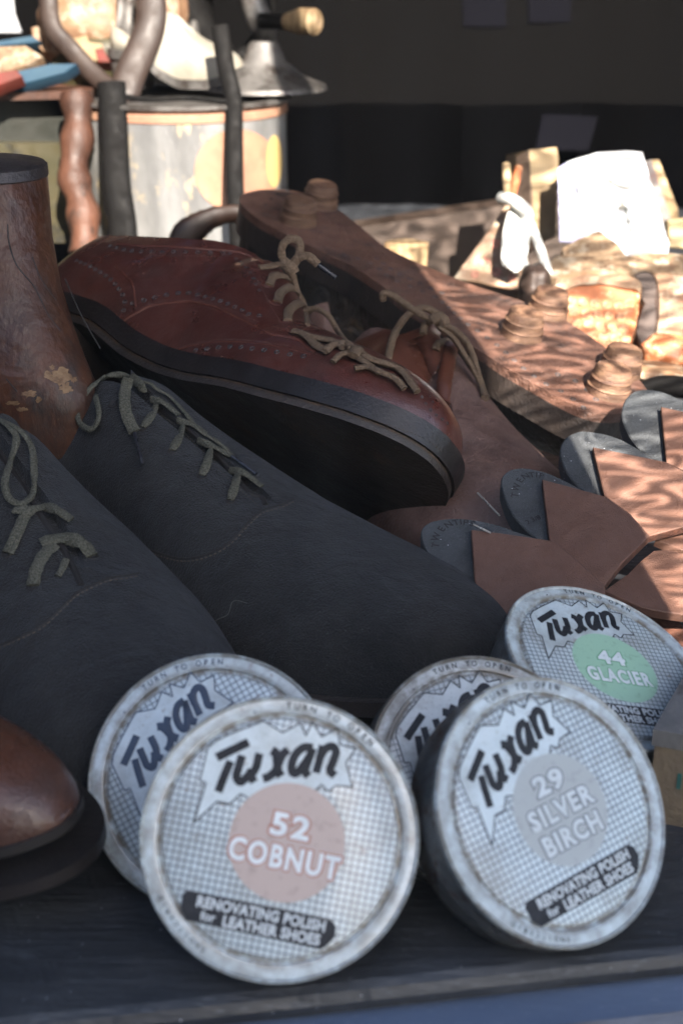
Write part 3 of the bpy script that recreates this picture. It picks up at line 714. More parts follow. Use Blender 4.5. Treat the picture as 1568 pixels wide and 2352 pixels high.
# ------------------------------------------------------------------ polish tins
_glyph = {}
def text_mesh(txt, size, offset=0., bold=0., extrude=.00002, spacing=1.):
    cu = bpy.data.curves.new('t', 'FONT'); cu.body = txt; cu.size = size; cu.align_x = 'CENTER'; cu.align_y = 'CENTER'
    cu.offset = offset; cu.extrude = extrude; cu.space_character = spacing; cu.resolution_u = 3
    o = bpy.data.objects.new('t', cu); C.objects.link(o); me = bpy.data.meshes.new_from_object(o)
    vs = [v.co.copy() for v in me.vertices]; fs = [tuple(p.vertices) for p in me.polygons]
    bpy.data.objects.remove(o); bpy.data.meshes.remove(me); bpy.data.curves.remove(cu)
    return vs, fs
def put_text(mb, txt, size, x, y, z_, rot=0., offset=0., sx=1., spacing=1., slant=0., fit=0.):
    vs, fs = text_mesh(txt, size, offset, spacing=spacing)
    if fit: sx = fit/(max(v.x for v in vs)-min(v.x for v in vs))
    c, s_ = math.cos(R(rot)), math.sin(R(rot)); out = []
    for v in vs:
        px = v.x*sx+v.y*slant; out.append(V((x+px*c-v.y*s_, y+px*s_+v.y*c, z_+v.z)))
    mb.add(out, fs, True)
def arc_text(mb, txt, size, rad, z_, mid, step, sx=1., offset=0.):
    n = len(txt)
    for i, ch in enumerate(txt):
        if ch == ' ': continue
        a = mid - step*(i-(n-1)/2)
        put_text(mb, ch, size, rad*math.cos(R(a)), rad*math.sin(R(a)), z_, a-90, offset, sx)
def lab(zx, zy):                        # label millimetres from the enlarged view of the front tin
    X = (600+zx/1.4933)/1.7417-645; Y = -((2700+zy/1.4933)/1.7417-1925); k = .001/8.475; c, s_ = math.cos(R(13)), math.sin(R(13))
    return V(((X*c-Y*s_)*k, (X*s_+Y*c)*k, 0))
BURST = [(265,878),(340,645),(303,630),(352,440),(398,398),(505,352),(690,285),(805,358),(912,303),(945,380),(985,297),(1040,388),(1142,338),(1145,435),(1245,465),(1183,545),(1218,692),(1120,680),(1070,716),(1035,672),(1000,700),(900,760),(760,820),(640,790),(575,730),(545,715),(480,772),(405,755)]
LOGO = [([(405,497),(598,410)], 13.5), ([(488,520),(450,605),(412,700)], 13), ([(557,488),(535,560),(522,612),(545,645),(585,615),(615,575)], 13), ([(662,478),(640,560),(612,610),(628,648)], 13),
        ([(680,628),(715,618),(750,590),(775,545),(800,490),(835,460)], 13), ([(735,462),(760,480),(768,530),(770,580),(790,618)], 14),
        ([(985,452),(930,450),(880,490),(855,550),(858,595),(885,600),(925,555),(965,500),(985,455)], 13), ([(985,455),(955,530),(935,590),(955,622)], 13),
        ([(1045,440),(1025,520),(1000,602)], 12.5), ([(1020,520),(1060,462),(1105,448),(1125,480),(1105,540),(1085,590),(1115,622)], 13)]
RT_ = .038; TH = .0195
tin_lid = tin_mat('tin_lid_print', True)
tin_lid_d = tin_mat('tin_lid_print_dirty', True, (.46,.48,.47), 1.7)
white_en = tin_mat('white_enamel', False); white_en_d = tin_mat('white_enamel_dirty', False, (.46,.49,.49), 1.7)
def polish_tin(label, cx, cy, d, tilt, phi, alpha, number, names, ccol, tcol, wcol, dirty=False, logo='ink'):
    f, e1, e2 = view_basis(cx, cy); c = W(cx, cy, d); tilt, phi, alpha = R(tilt), R(phi), R(alpha)
    n = f*-math.cos(tilt) + (e1*math.cos(phi)+e2*math.sin(phi))*math.sin(tilt)
    p = e1*math.cos(alpha)+e2*math.sin(alpha)+f*(math.tan(tilt)*math.cos(alpha-phi))
    X = p.normalized(); Y = n.cross(X).normalized()
    rot = Matrix((X, Y, n)).transposed().to_4x4(); mx = Matrix.Translation(c) @ rot @ Matrix.Translation((0,0,-TH))
    t = thing('polish_tin', label, 'tin', (0,0,0), 'round tins of shoe polish', mx)
    sv = t.matrix_world.copy(); t.matrix_world = Matrix.Identity(4); bpy.context.view_layer.update()
    I4 = Matrix.Identity(4)
    m = MB(); m.lathe([(.0001,0),(.034,0),(.0358,.0006),(.0366,.002),(.0366,.0085),(.0362,.010),(.0362,.0115)], I4, 96); m.build('base', M['tin_side'], t)
    m = MB(); m.lathe([(.0366,.0088),(.0374,.0086),(.0378,.0094),(.0376,.0104),(.0376,TH-.0035),(.0379,TH-.0016)], I4, 96); m.build('lid_band', M['tin_side'], t)
    m = MB(); m.lathe([(.0379,TH-.0016),(.0381,TH-.0008),(.0380,TH+.0001),(.0376,TH+.0005),(.0372,TH+.0003),(.0369,TH-.0002),(.0340,TH+.0001),(.0333,TH-.0001),(.0329,TH-.0010),(.0323,TH-.0010),(.0318,TH-.0002),(.0312,TH),(.015,TH),(.0001,TH)], I4, 128)
    m.build('lid', tin_lid_d if dirty else tin_lid, t)
    z0 = TH+.00004
    m = MB(); B = [lab(*q) for q in BURST]
    m.mi = 0; cen = lab(730, 560)
    # star: fan is unsafe for the concave outline, so extrude the n-gon
    m.add([p_+V((0,0,z0)) for p_ in B], [tuple(range(len(B)))], True)
    m.mi = 1; Bc = B+[B[0]]
    for i in range(len(B)): m.tube([Bc[i]+V((0,0,z0+.00001*(i % 2))), Bc[i+1]+V((0,0,z0+.00001*(i % 2)))], .00020, 6, V((0,0,1)), .25)
    for pts, w in LOGO:
        P = [lab(*q) for q in pts]; P = catmull(P, 6) if len(P) > 2 else P
        m.tube([q+V((0,0,z0+.00006)) for q in P], w*.001/8.475/1.4933/1.7417*1.95, 10, V((0,0,1)), .08)
    # banner
    bl = [lab(238,1283), lab(1270,1545)]; ang = 0
    yb = -.0220; hx = .0212
    pts = [(-hx, .0024), (-hx+.0012, .0036), (hx-.002, .0034), (hx-.0004, .0022), (hx, -.0006), (hx-.0022, -.0038), (hx-.0034, -.0046), (-hx+.0024, -.0040), (-hx+.0004, -.0016)]
    m.add([V((a-.0015, b+yb, z0+.00003)) for a, b in pts], [tuple(range(len(pts)))], True)
    m.mi = 2; put_text(m, 'RENOVATING POLISH', .0039, -.001, yb+.0013, z0+.0001, 0, .00016, 1, 1.05, 0, .035); put_text(m, 'for', .0033, -.0148, yb-.0021, z0+.0001, 0, .00008); put_text(m, 'LEATHER SHOES', .0039, .0025, yb-.0024, z0+.0001, 0, .00016, 1, 1.05, 0, .0265)
    m.mi = 1; arc_text(m, 'TURN TO OPEN', .0025, .0353, TH+.0002, 78-13+13, 3.7, .95, .00003)
    arc_text(m, 'DIRECTIONS', .0019, .0354, TH+.0002, 232, -3.2, .95, .00001) if not dirty else None
    put_text(m, '-', .0030, -.0006-.0135, .0314+.0002, TH+.0003, 25, .00005)
    # colour disc and shade name
    m.mi = 3; cc = lab(818, 1005); m.add([V((cc.x+.0158*math.cos(2*PI*k/72), cc.y+.0158*math.sin(2*PI*k/72), z0+.00007)) for k in range(72)], [tuple(range(72))], True)
    lines = [q for q in [number]+names if q]; n_l = len(lines)
    FIT = {'COBNUT': .0305, 'GLACIER': .0250, 'SILVER': .0240, 'BIRCH': .0215}
    for i, tx in enumerate(lines):
        y = cc.y + (.0040 - i*.0085 if n_l == 2 else .0078-i*.0078); s_ = .0083 if n_l == 2 else .0074
        fw = FIT.get(tx, .0108 if len(tx) < 3 else .024)
        m.mi = 4; put_text(m, tx, s_, cc.x, y, z0+.00011, 0, .00072, 1, 1.16, 0, fw+.0011)
        m.mi = 5; put_text(m, tx, s_, cc.x, y, z0+.00017, 0, .00034, 1, 1.16, 0, fw)
    m.build('label_print', [white_en_d if dirty else white_en, M[logo], M['banner_white'], ccol, tcol, wcol], t, smooth=True, fix=False)
    t.matrix_world = sv
    return t
M['banner_white'] = mat('banner_lettering', (.50,.54,.56), (.42,.46,.48), 300, .5)
M['ink_blue'] = mat('blue_black_ink', (.012,.025,.055), (.02,.04,.08), 120, .4)
rose = fabric_mat('rose_disc', (.37,.295,.27), (.19,.15,.13)); red_l = mat('rust_red_print', (.33,.12,.08), (.27,.10,.07), 300, .5); wh = mat('lettering_white', (.62,.66,.68), (.52,.56,.58), 300, .5)
grey = fabric_mat('grey_disc', (.31,.335,.34), (.20,.21,.22)); gr_l = mat('grey_print', (.12,.135,.15), (.16,.18,.19), 300, .5); gwh = mat('lettering_pale', (.50,.55,.58), (.42,.46,.48), 300, .5)
green = fabric_mat('green_disc', (.27,.44,.33), (.12,.2,.15)); grn_l = mat('green_print', (.10,.27,.16), (.14,.32,.2), 300, .5)
polish_tin('front polish tin, rose disc reading 52 COBNUT, tilted upright on the shelf edge', 645, 1923, .385, 4, -20, -13, '52', ['COBNUT'], rose, red_l, wh)
polish_tin('polish tin half hidden behind the COBNUT tin, blue-black lettering', 486, 1789, .425, 14, 150, 27, '', [], rose, red_l, wh, logo='ink_blue')
polish_tin('grimiest polish tin, half hidden behind the SILVER BIRCH tin', 1118, 1778, .440, 24, 35, 20, '', [], rose, red_l, wh, True)
polish_tin('polish tin with grey disc reading 29 SILVER BIRCH, leaning at the front', 1272, 1857, .400, 35, 22, 33, '29', ['SILVER', 'BIRCH'], grey, gr_l, gwh)
polish_tin('polish tin with pale green disc reading 44 GLACIER, tipped back', 1398, 1527, .481, 55, 62, -2, '44', ['GLACIER'], green, grn_l, wh)

# ------------------------------------------------------------------ heel pieces and leather offcuts
nH = V((-.02, -.42, .91)).normalized()
def px_poly(pts, p0, n, off=0.): return [on_plane(x, y, p0, n)+n*off for x, y in pts]
def smooth_poly(pts, n=4):
    P = [V((*p, 0)) for p in pts]; Q = catmull(P+[P[0]], n); return [(q.x, q.y) for q in Q[:-1]]
TILES = [
 (.556, (1083,1226), [(1100,1400),(1040,1345),(1000,1298),(974,1250),(966,1215),(982,1195),(1015,1186),(1060,1184),(1115,1192),(1175,1210),(1262,1250),(1300,1340),(1200,1430)],
        [(1081,1226),(1150,1234),(1271,1252),(1330,1302),(1386,1354),(1390,1420),(1330,1500),(1220,1490),(1161,1435),(1091,1372)], 'nearest rubber heel piece stamped TWENTIPS, under a square brown leather, above the polish tins', 0),
 (.586, (1243,1110), [(1262,1258),(1215,1218),(1178,1178),(1156,1130),(1150,1098),(1160,1080),(1180,1070),(1213,1069),(1267,1083),(1334,1117),(1400,1160),(1420,1240),(1330,1290)],
        [(1243,1110),(1310,1128),(1390,1150),(1445,1190),(1489,1240),(1425,1304),(1386,1354),(1320,1310),(1260,1250)], 'second rubber heel piece with stamped arc, half shaded leather square on it', 1),
 (.618, (1359,1036), [(1386,1152),(1334,1119),(1298,1074),(1286,1030),(1296,1003),(1316,989),(1348,984),(1425,1002),(1515,1060),(1545,1100),(1500,1170)],
        [(1359,1036),(1440,1052),(1528,1070),(1600,1110),(1640,1150),(1600,1210),(1489,1240),(1440,1200),(1386,1149)], 'third heel piece in rippled sunlight with bright tan leather', 2),
 (.655, (1515,943), [(1530,1066),(1480,1035),(1447,998),(1428,950),(1436,912),(1465,890),(1515,892),(1568,915),(1640,960),(1660,1040),(1600,1100)],
        [(1515,943),(1580,957),(1680,985),(1720,1060),(1660,1110),(1590,1100),(1528,1070)], 'farthest heel piece in bright sun by the boot toe', 3)]
prev_z = None
for d0, (px, py), rub, lea, label, k in TILES:
    p0 = W(px, py, d0); t = thing('heel_piece', label, 'heel piece', tuple(p0), 'rubber heel pieces with leather squares')
    m = MB(); m.prism(px_poly(smooth_poly(rub, 4), p0, nH, -.0015), -nH*.0085, .0006); m.build('rubber_pad', M['rubber'], t)
    m = MB(); Q = []
    for i in range(len(lea)):
        a_, b_ = lea[i], lea[(i+1) % len(lea)]
        for s_ in range(4): Q.append((a_[0]+(b_[0]-a_[0])*s_/4, a_[1]+(b_[1]-a_[1])*s_/4))
    top = px_poly(Q, p0, nH, .0022)
    m.mi = 0; cc = sum(top, V())/len(top); n_ = len(top)
    bot = [p - nH*.0038 for p in top]; inn = [p+(cc-p).normalized()*.0005+nH*.0003 for p in top]
    m.add(inn, [tuple(range(n_))], True); m.grid([inn+[inn[0]], top+[top[0]]]); m.mi = 1; m.grid([top+[top[0]], bot+[bot[0]]]); m.add(bot, [tuple(range(n_))[::-1]], True)
    m.build('leather_square', [M['leather_sole'], M['leather_edge']], t)
    # stamped arc of lettering
    if k < 2:
        e = nH.cross(V((0,1,0))).normalized()*-1; g = nH.cross(e); 
        m = MB()
        def stamp(ch, x, y, sz, rot):
            vs, fs = text_mesh(ch, sz, .00004); o = on_plane(x, y, p0, nH) - nH*.00135
            ax = (on_plane(x+8*math.cos(R(rot)), y-8*math.sin(R(rot)), p0, nH)-on_plane(x, y, p0, nH)).normalized(); ay = nH.cross(ax)
            m.add([o+ax*v.x+ay*v.y+nH*v.z for v in vs], fs, True)
        if k == 0:
            L_ = [('T',1001,1247,76),('W',1002,1228,64),('E',1014,1210,50),('N',1030,1200,28),('T',1047,1195,12),('I',1058,1194,4),('P',1069,1195,-6),('S',1084,1198,-16)]
            nums = [('2',1040,1330,20),('3/8',1062,1322,20)]
        else:
            L_ = [('T',1183,1132,78),('W',1186,1114,66),('E',1194,1098,48),('N',1207,1089,24),('T',1221,1086,6),('I',1232,1086,-4),('P',1243,1088,-10)]
            nums = [('2',1212,1194,20),('3/8',1230,1186,20)]
        for ch, x, y, r_ in L_: stamp(ch, x, y, .0042, r_)
        for ch, x, y, r_ in nums: stamp(ch, x, y, .0033, r_)
        m.build('stamped_lettering', M['emboss'], t)
def leather_bit(label, d0, at, pts, n, th=.004, mt='leather_sole'):
    p0 = W(*at, d0); m = MB(); m.prism(px_poly(smooth_poly(pts, 2), p0, n), -n*th, .0004)
    return single(m, 'leather_offcut', M[mt], label, 'leather', 'loose leather sole pieces')
n2 = V((.1, -.30, .95)).normalized()
leather_bit('curved leather offcut right of the leather squares, above the GLACIER tin', .560, (1470,1330), [(1386,1356),(1440,1318),(1500,1264),(1568,1270),(1680,1300),(1680,1400),(1610,1412),(1537,1407),(1461,1390)], n2)
leather_bit('small leather strip at the right edge over the curved offcut', .590, (1540,1240), [(1505,1238),(1568,1200),(1660,1170),(1680,1290),(1568,1263)], n2)
leather_bit('dark red leather piece tucked behind the GLACIER tin', .565, (1500,1440), [(1290,1300),(1380,1358),(1470,1394),(1560,1425),(1570,1500),(1450,1560),(1300,1480)], n2, mt='leather_edge')
# two pins
for label, a_, b_, d1, d2 in (('thin pale pin lying on the nearest rubber heel piece', (1086,1204), (1126,1224), .553, .551), ('thin pale pin on the worn brown toe', (1096,1132), (1146,1184), .600, .585)):
    m = MB(); m.tube([W(*a_, d1), W(*b_, d2)], .0004, 8); single(m, 'pin', mat('pin_metal', (.5,.48,.44), rough=.3, metal=.6), label, 'pin', 'loose pins')
# a cardboard box at the right edge
M['box_side'] = mat('tan_cardboard', (.20,.155,.10), (.13,.10,.07), 40, .7, .1, .4, 500, patch=(.06,.05,.045), patch_scale=60, patch_lo=.55, patch_hi=.7)
M['box_top'] = mat('grey_box_lid', (.10,.10,.10), (.16,.155,.15), 60, .7, .1, .4, 500, patch=(.05,.045,.04), patch_scale=50)
M['teal'] = mat('teal_print', (.02,.10,.09), rough=.6)
c0 = on_z(1484, 1902, 0); fr = V((.6, -.22, 0)).normalized(); sd = V((.45, .90, 0)).normalized()
c0 = V((.0985, .388, 0)); t = thing('cardboard_box', 'small tan cardboard box with grey lid and green 12 at the right edge', 'box', tuple(c0))
def obox(mb, o, a_, la, b_, lb, z0, z1):
    vs = [o+a_*i*la+b_*j*lb+V((0,0,z_)) for z_ in (z0, z1) for i, j in ((0,0),(1,0),(1,1),(0,1))]
    mb.add(vs, [(3,2,1,0),(4,5,6,7),(0,1,5,4),(1,2,6,5),(2,3,7,6),(3,0,4,7)], True)
m = MB(); obox(m, c0, fr, .07, sd, .05, 0, .028); m.build('carton', M['box_side'], t)
m = MB(); obox(m, c0-fr*.0008-sd*.0008, fr, .0716, sd, .0516, .0282, .034); m.build('lid', M['box_top'], t)
m = MB(); vs, fs = text_mesh('12', .0075, .0003); o = c0+fr*.0105+V((0,0,.0165)); nb = fr.cross(V((0,0,1)))
m.add([o+fr*v.x+V((0,0,1))*v.y+nb*(.0004+v.z) for v in vs], fs, True); m.build('printed_number', M['teal'], t, smooth=False)

# ------------------------------------------------------------------ sunlit pile, right background
M['log_end'] = mat('pale_cut_wood', (0.2887,0.21,0.1155), (0.1995,0.126,0.063), 60, .7, wave=(60,3,(0.1312,0.07875,0.03675),.5))
M['clog_orange'] = mat('orange_perforated_leather', (0.3696,0.1232,0.044), (0.264,0.0792,0.0308), 60, .6, patch=(0.44,0.2816,0.1584), patch_scale=140, patch_lo=.52, patch_hi=.62)
M['cream'] = mat('cream_leather', (0.2533,0.1565,0.08942), (0.149,0.07452,0.04099), 60, .6, patch=(0.313,0.2533,0.1788), patch_scale=90, patch_lo=.5, patch_hi=.62)
M['crochet'] = mat('woven_cream', (0.243,0.1688,0.1013), (0.108,0.06075,0.03375), 130, .8, patch=(0.3105,0.2565,0.189), patch_scale=110, patch_lo=.5, patch_hi=.62)
M['string'] = mat('white_string', (.72,.73,.70), (.5,.5,.46), 400, .8)
M['pages'] = mat('old_pages', (0.3139,0.238,0.1367), (0.2127,0.1468,0.07594), 40, .8, wave=(160,1,(0.1265,0.081,0.04557),.5))
M['cover'] = mat('brown_cover', (0.077,0.0525,0.0385), (0.112,0.077,0.056), 40, .6)
M['cover_grey'] = mat('grey_print_cover', (.22,.20,.18), (.12,.10,.10), 60, .6, patch=(.35,.06,.05), patch_scale=70)
M['tanbox'] = mat('yellow_tan_card', (0.2887,0.2205,0.1155), rough=.7)
M['band'] = mat('brown_band', (0.035,0.021,0.0154), (0.021,0.0126,0.0098), 40, .6)
M['olive'] = mat('olive_tin', (.035,.032,.012), (.055,.045,.02), 40, .5, patch=(.01,.01,.008), patch_scale=30)
M['darkbox'] = mat('dark_green_black', (.012,.014,.010), (.02,.02,.015), 30, .5)
M['rustwood'] = mat('red_brown_wood', (.030,.012,.007), (.11,.045,.025), 30, .6, .1, .8, 200, stretch=(1,1,.5), patch=(.012,.008,.006), patch_scale=40)
M['bluepaint'] = mat('blue_print', (0.0105,0.042,0.077), (0.021,0.056,0.084), 40, .6)
M['redpaint'] = mat('red_print', (0.14,0.021,0.014), (0.084,0.021,0.014), 60, .6)
M['iron'] = mat('black_iron', (0.0027,0.00243,0.00243), (0.00432,0.00378,0.00351), 60, .75, spec=.2)
M['steel'] = mat('worn_steel', (.22,.21,.20), (.08,.075,.07), 40, .5, metal=.5, patch=(.04,.03,.025), patch_scale=60, patch_lo=.5, patch_hi=.65)
M['sidepurple'] = mat('lilac_card', (.42,.43,.62), rough=.7)
M['ink_bg'] = mat('faded_ink', (0.12,0.088,0.04), (0.048,0.064,0.048), 200, .7)
def poly_solid(name, pts, d0, n, th, mt, label, cat, group=None, at=None, sm=0):
    n = V(n).normalized(); p0 = W(*(at or pts[0]), d0); m = MB()
    m.prism(px_poly(smooth_poly(pts, sm) if sm else pts, p0, n), -n*th, min(.0008, th*.2))
    return single(m, name, M[mt] if isinstance(mt, str) else mt, label, cat, group)
# round wood block
c = W(930, 575, .93); m = MB(); P = []
for z_, k in ((-.03,.9), (-.004,.98), (0,1), (.0005,.9), (.001,.0001)):
    P.append([c + V((1,.1,0))*(.0150*k*math.cos(a_*PI/16)*(1+.1*math.sin(a_*.7))) + V((0,1,0))*(.017*k*math.sin(a_*PI/16)) + V((0,0,z_+.004)) for a_ in range(32)])
m.grid(P, True); single(m, 'wood_block', M['log_end'], 'round pale wooden block behind the studded boot', 'wood block')
# dark wooden box behind
m = MB(); m.box(W(1080, 580, 1.18), (.20, .03, .075), rotm(0, -7, 8)); single(m, 'wooden_tray', mat('dark_tray_wood', (.045,.03,.022), (.03,.018,.012), 30, .6), 'dark wooden tray behind the round block', 'tray')
# perforated leather flap with string
def perf(pts, d0, n, th, mt, parent, name):
    n = V(n).normalized(); p0 = W(*pts[0], d0); m = MB(); m.prism(px_poly(pts, p0, n), -n*th, .0008); return m.build(name, M[mt], parent), p0, n
t = thing('leather_clog', 'pointed pale perforated leather upper tied with white string', 'clog', tuple(W(1150, 650, .93)))
perf([(1160,470),(1120,530),(1075,590),(1040,640),(1100,650),(1190,668),(1215,600),(1200,520),(1185,470)], .93, (-.1,-.85,.5), .02, 'cream', t, 'flap')
fl = bvh([type('o', (), {'v': px_poly([(1160,470),(1040,640),(1190,668),(1215,600),(1185,470)], W(1160,470,.93), V((-.1,-.85,.5)).normalized()), 'f': [(0,1,2,3,4)]})()])
m = MB()
for x, y, r in ((1135,560,.0028),(1112,603,.003),(1140,625,.0025),(1165,590,.0025),(1160,540,.002),(1090,630,.002),(1175,640,.0022)):
    holes(m, fl, [(x, y), (x+3, y)], r, .95, .05)
m.build('punched_holes', M['redpaint'] if False else mat('rosy_hole', (.45,.20,.14), (.2,.08,.06), 300, .7), t)
m = MB()
for k in range(7):
    x = 1160+k*8; m.tube(catmull([W(1182, 460, .915), W(x+2, 520, .908), W(x-4, 590, .905), W(x, 625-abs(k-3)*5, .905)], 5), .0017, 8)
m.tube(catmull([W(1150,455,.915), W(1180,462,.905), W(1210,490,.905), W(1200,520,.91)], 5), .004, 10); m.tube(catmull([W(1200,470,.915), W(1235,560,.91), W(1262,635,.90)], 5), .003, 8)
m.build('string_tassel', M['string'], t)
for a_, b_, cl in (((1162,378),(1164,455),'pages'), ((1190,385),(1176,455),'clog_orange')):
    m = MB(); m.tube([W(*a_, .935), W(a_[0]*.5+b_[0]*.5, a_[1]*.5+b_[1]*.5, .93), W(*b_, .925)], [.0028, .0028, .0022], 10); m.build('wooden_peg', M[cl], t)
# book on end
def bk(pts_front, pts_side, label, fmat, smat, d0, n1, n_2, th=.02):
    t = thing('old_book', label, 'book', tuple(W(*pts_front[-1], d0)), 'old books standing at the back')
    n1 = V(n1).normalized(); n_2 = V(n_2).normalized(); p0 = W(*pts_front[0], d0)
    m = MB(); m.prism(px_poly(pts_front, p0, n1), -n1*th, .0006); m.build('pages', M[fmat], t)
    m = MB(); m.prism(px_poly(pts_side, p0, n_2), -n_2*.004, .0004); m.build('cover', M[smat], t)
    return t
bk([(1214,345),(1278,338),(1282,360),(1275,545),(1240,560),(1216,520)], [(1185,360),(1214,343),(1219,520),(1240,560),(1195,590),(1186,500)], 'thick old book standing on end, pages outward, left of the white card', 'pages', 'cover', .99, (.2,-.95,.2), (-.75,-.6,.1), .05)
bk([(1492,368),(1512,366),(1556,480),(1560,510),(1540,520)], [(1466,378),(1494,366),(1545,520),(1520,560),(1495,500)], 'slim book leaning behind the white card at the right', 'pages', 'cover_grey', 1.00, (.4,-.9,.2), (-.3,-.9,.2), .02)
# white card box
t = thing('white_carton', 'bright white printed carton standing in the sun at the back', 'carton', tuple(W(1400, 600, .95)))
n1 = V((-.12,-.92,.35)).normalized(); p0 = W(1400, 480, .96)
m = MB(); m.prism(px_poly([(1300,372),(1370,350),(1440,346),(1474,350),(1500,440),(1536,560),(1532,596),(1480,602),(1335,560)], p0, n1), -n1*.045, .0006); m.build('front_panel', M['white_card'], t)
n_2 = V((-.55,-.8,.25)).normalized()
m = MB(); m.prism(px_poly([(1280,385),(1299,374),(1312,420),(1334,560),(1284,556)], W(1300,380,.958), n_2), -n_2*.008, .0004); m.build('side_panel', M['sidepurple'], t)
m = MB()
for pts in ([(1392,408),(1410,402),(1432,406),(1450,420)], [(1396,415),(1415,425),(1440,432),(1450,422)], [(1420,460),(1430,468),(1420,478),(1440,480)], [(1432,470),(1440,500),(1450,545)], [(1330,382),(1390,368),(1466,362)], [(1310,400),(1325,440),(1336,520)]):
    P = [on_plane(x, y, p0, n1)+n1*.0006 for x, y in pts]; m.tube(catmull(P, 4), .0006, 8, n1, .3)
m.build('faded_print', M['ink_bg'], t)
poly_solid('tan_carton', [(1532,505),(1570,500),(1640,500),(1640,580),(1536,568)], .99, (-.1,-.95,.2), .04, 'tanbox', 'small yellow-tan carton cut by the right edge', 'carton')
# woven slipper heap
def hump(name, mt, c, r, rot, label, cat, f=None, group=None):
    m = MB(); m.blob(c, r, rot, 32, 20, f); return single(m, name, M[mt], label, cat, group)
fz = lambda q: 1+.06*math.sin(q.x*7+q.y*4)+.04*math.sin(q.z*9+2)
poly_solid('woven_slipper', [(1255,640),(1262,600),(1300,585),(1400,590),(1500,580),(1600,592),(1610,640),(1520,650),(1440,630),(1340,640)], .895, (-.05,-.5,.86), .02, 'crochet', 'long woven cream slipper lying in front of the white carton', 'slipper', sm=3)
poly_solid('woven_flap', [(1290,570),(1330,545),(1375,528),(1420,560),(1440,590),(1400,620),(1300,620)], .915, (0,-.6,.8), .006, 'crochet', 'pointed piece of woven cream leather against the white carton', 'leather')
# orange perforated shoe: upturned shoe shape
t = thing('perforated_clog', 'orange perforated leather clog glowing in the sun behind the boot toe', 'clog', tuple(W(1370, 790, .84)))
pl = [(1262,668),(1300,648),(1380,640),(1458,660),(1466,700),(1450,770),(1410,815),(1350,790),(1290,760)]
n1 = V((-.15,-.75,.65)).normalized(); p0 = W(1360, 720, .84)
m = MB(); m.prism(px_poly(smooth_poly(pl, 3), p0, n1), -n1*.05, .003); m.build('side', M['clog_orange'], t)
m = MB(); m.prism(px_poly(smooth_poly([(1258,665),(1300,640),(1400,632),(1462,640),(1466,668),(1380,655),(1310,662),(1270,684)], 3), p0, n1, .002), -n1*.02, .002); m.build('rim', M['cream'], t)
m = MB(); tr = bvh([type('o', (), {'v': px_poly(pl, p0, n1, .0004), 'f': [tuple(range(len(pl)))]})()])
for i in range(5):
    for j in range(4): holes(m, tr, [(1310+i*27+j*6, 690+j*26+i*3), (1313+i*27+j*6, 690+j*26+i*3)], .0022, .86, .05)
m.build('punched_holes', mat('pale_hole', (.42,.26,.13), (.2,.07,.04), 300, .7), t)
t = thing('banded_slipper', 'tan slipper with a wide brown band at the right edge, in the sun', 'slipper', tuple(W(1520, 800, .84)))
m = MB(); n1 = V((-.2,-.75,.65)).normalized(); p0 = W(1520, 720, .85)
m.prism(px_poly(smooth_poly([(1462,640),(1510,622),(1580,628),(1660,650),(1660,830),(1580,800),(1500,790),(1462,760)], 3), p0, n1), -n1*.04, .003); m.build('body', M['cream'], t)
m = MB(); m.prism(px_poly(smooth_poly([(1455,632),(1480,624),(1506,640),(1514,700),(1506,770),(1482,806),(1458,780),(1470,720),(1466,670)], 3), p0, n1, .004), -n1*.02, .003); m.build('band', M['band'], t)
hump('leather_pouch', 'clog_orange', W(1540, 815, .82), (.018,.014,.012), rotm(0,20,20), 'small round orange leather pouch beside the banded slipper', 'pouch', fz)
hump('cream_sandal', 'cream', W(1530, 862, .80), (.028,.018,.006), rotm(0,8,10), 'flat pale sandal lying between the boot toe and the right edge', 'sandal', fz)
m = MB(); m.tube(catmull([W(1470,905,.775), W(1510,888,.77), (W(1568,890,.76)), W(1620,905,.75)], 5), [.006]*16, 12); single(m, 'dark_strap', M['iron'], 'dark strap below the pale sandal', 'strap')
poly_solid('leather_scrap', [(1270,648),(1300,628),(1380,618),(1450,634),(1440,650),(1360,642),(1300,660)], .862, (-.1,-.5,.85), .008, 'cream', 'wavy cream leather scrap above the orange clog', 'leather', sm=3)
hump('brown_pouch', 'band', W(1226, 655, .88), (.010,.014,.014), rotm(0,8,-10), 'dull brown pouch under the string tassel', 'pouch', fz)

# ------------------------------------------------------------------ left background: can, bars, machine
can_c = W(424, 400, 1.07); can_c.z = 0; zt = (W(424, 222, 1.0)-CAM); rc = .077
ztop = CAMZ + (W(424, 226, 1)-CAM).z/(W(424, 226, 1)-CAM).y*(can_c.y-.0)
t = thing('metal_can', 'large silvery round can with an orange disc, sunlit behind the brogue', 'can', tuple(can_c))
mx = Matrix.Translation(can_c)
M['can'] = mat('worn_silver_can', (0.348,0.348,0.3407), (0.1885,0.1885,0.1885), 22, .4, .1, .6, 200, metal=.35, patch=(0.609,0.4785,0.29), patch_scale=40, patch_lo=.56, patch_hi=.64, stretch=(1,1,.45), wave=(7,9,(0.116,0.116,0.116),.5))
M['can_disc'] = mat('salmon_label', (.40,.22,.14), (.30,.15,.10), 45, .55, patch=(.45,.27,.17), patch_scale=50)
M['can_gold'] = mat('yellow_label', (0.496,0.36,0.144), rough=.5)
m = MB(); m.lathe([(.001,0),(rc,0),(rc,.002),(rc,ztop-.008)], mx, 72); m.build('body', M['can'], t)
m = MB(); m.lathe([(rc,ztop-.010),(rc+.001,ztop-.009),(rc+.001,ztop-.004),(rc,ztop-.003)], mx, 72); m.build('orange_band', M['can_disc'], t)
m = MB(); m.lathe([(rc,ztop-.003),(rc+.004,ztop),(rc+.004,ztop+.002),(rc+.001,ztop+.003),(rc-.004,ztop+.001),(.001,ztop)], mx, 72); m.build('lid', M['steel'], t)
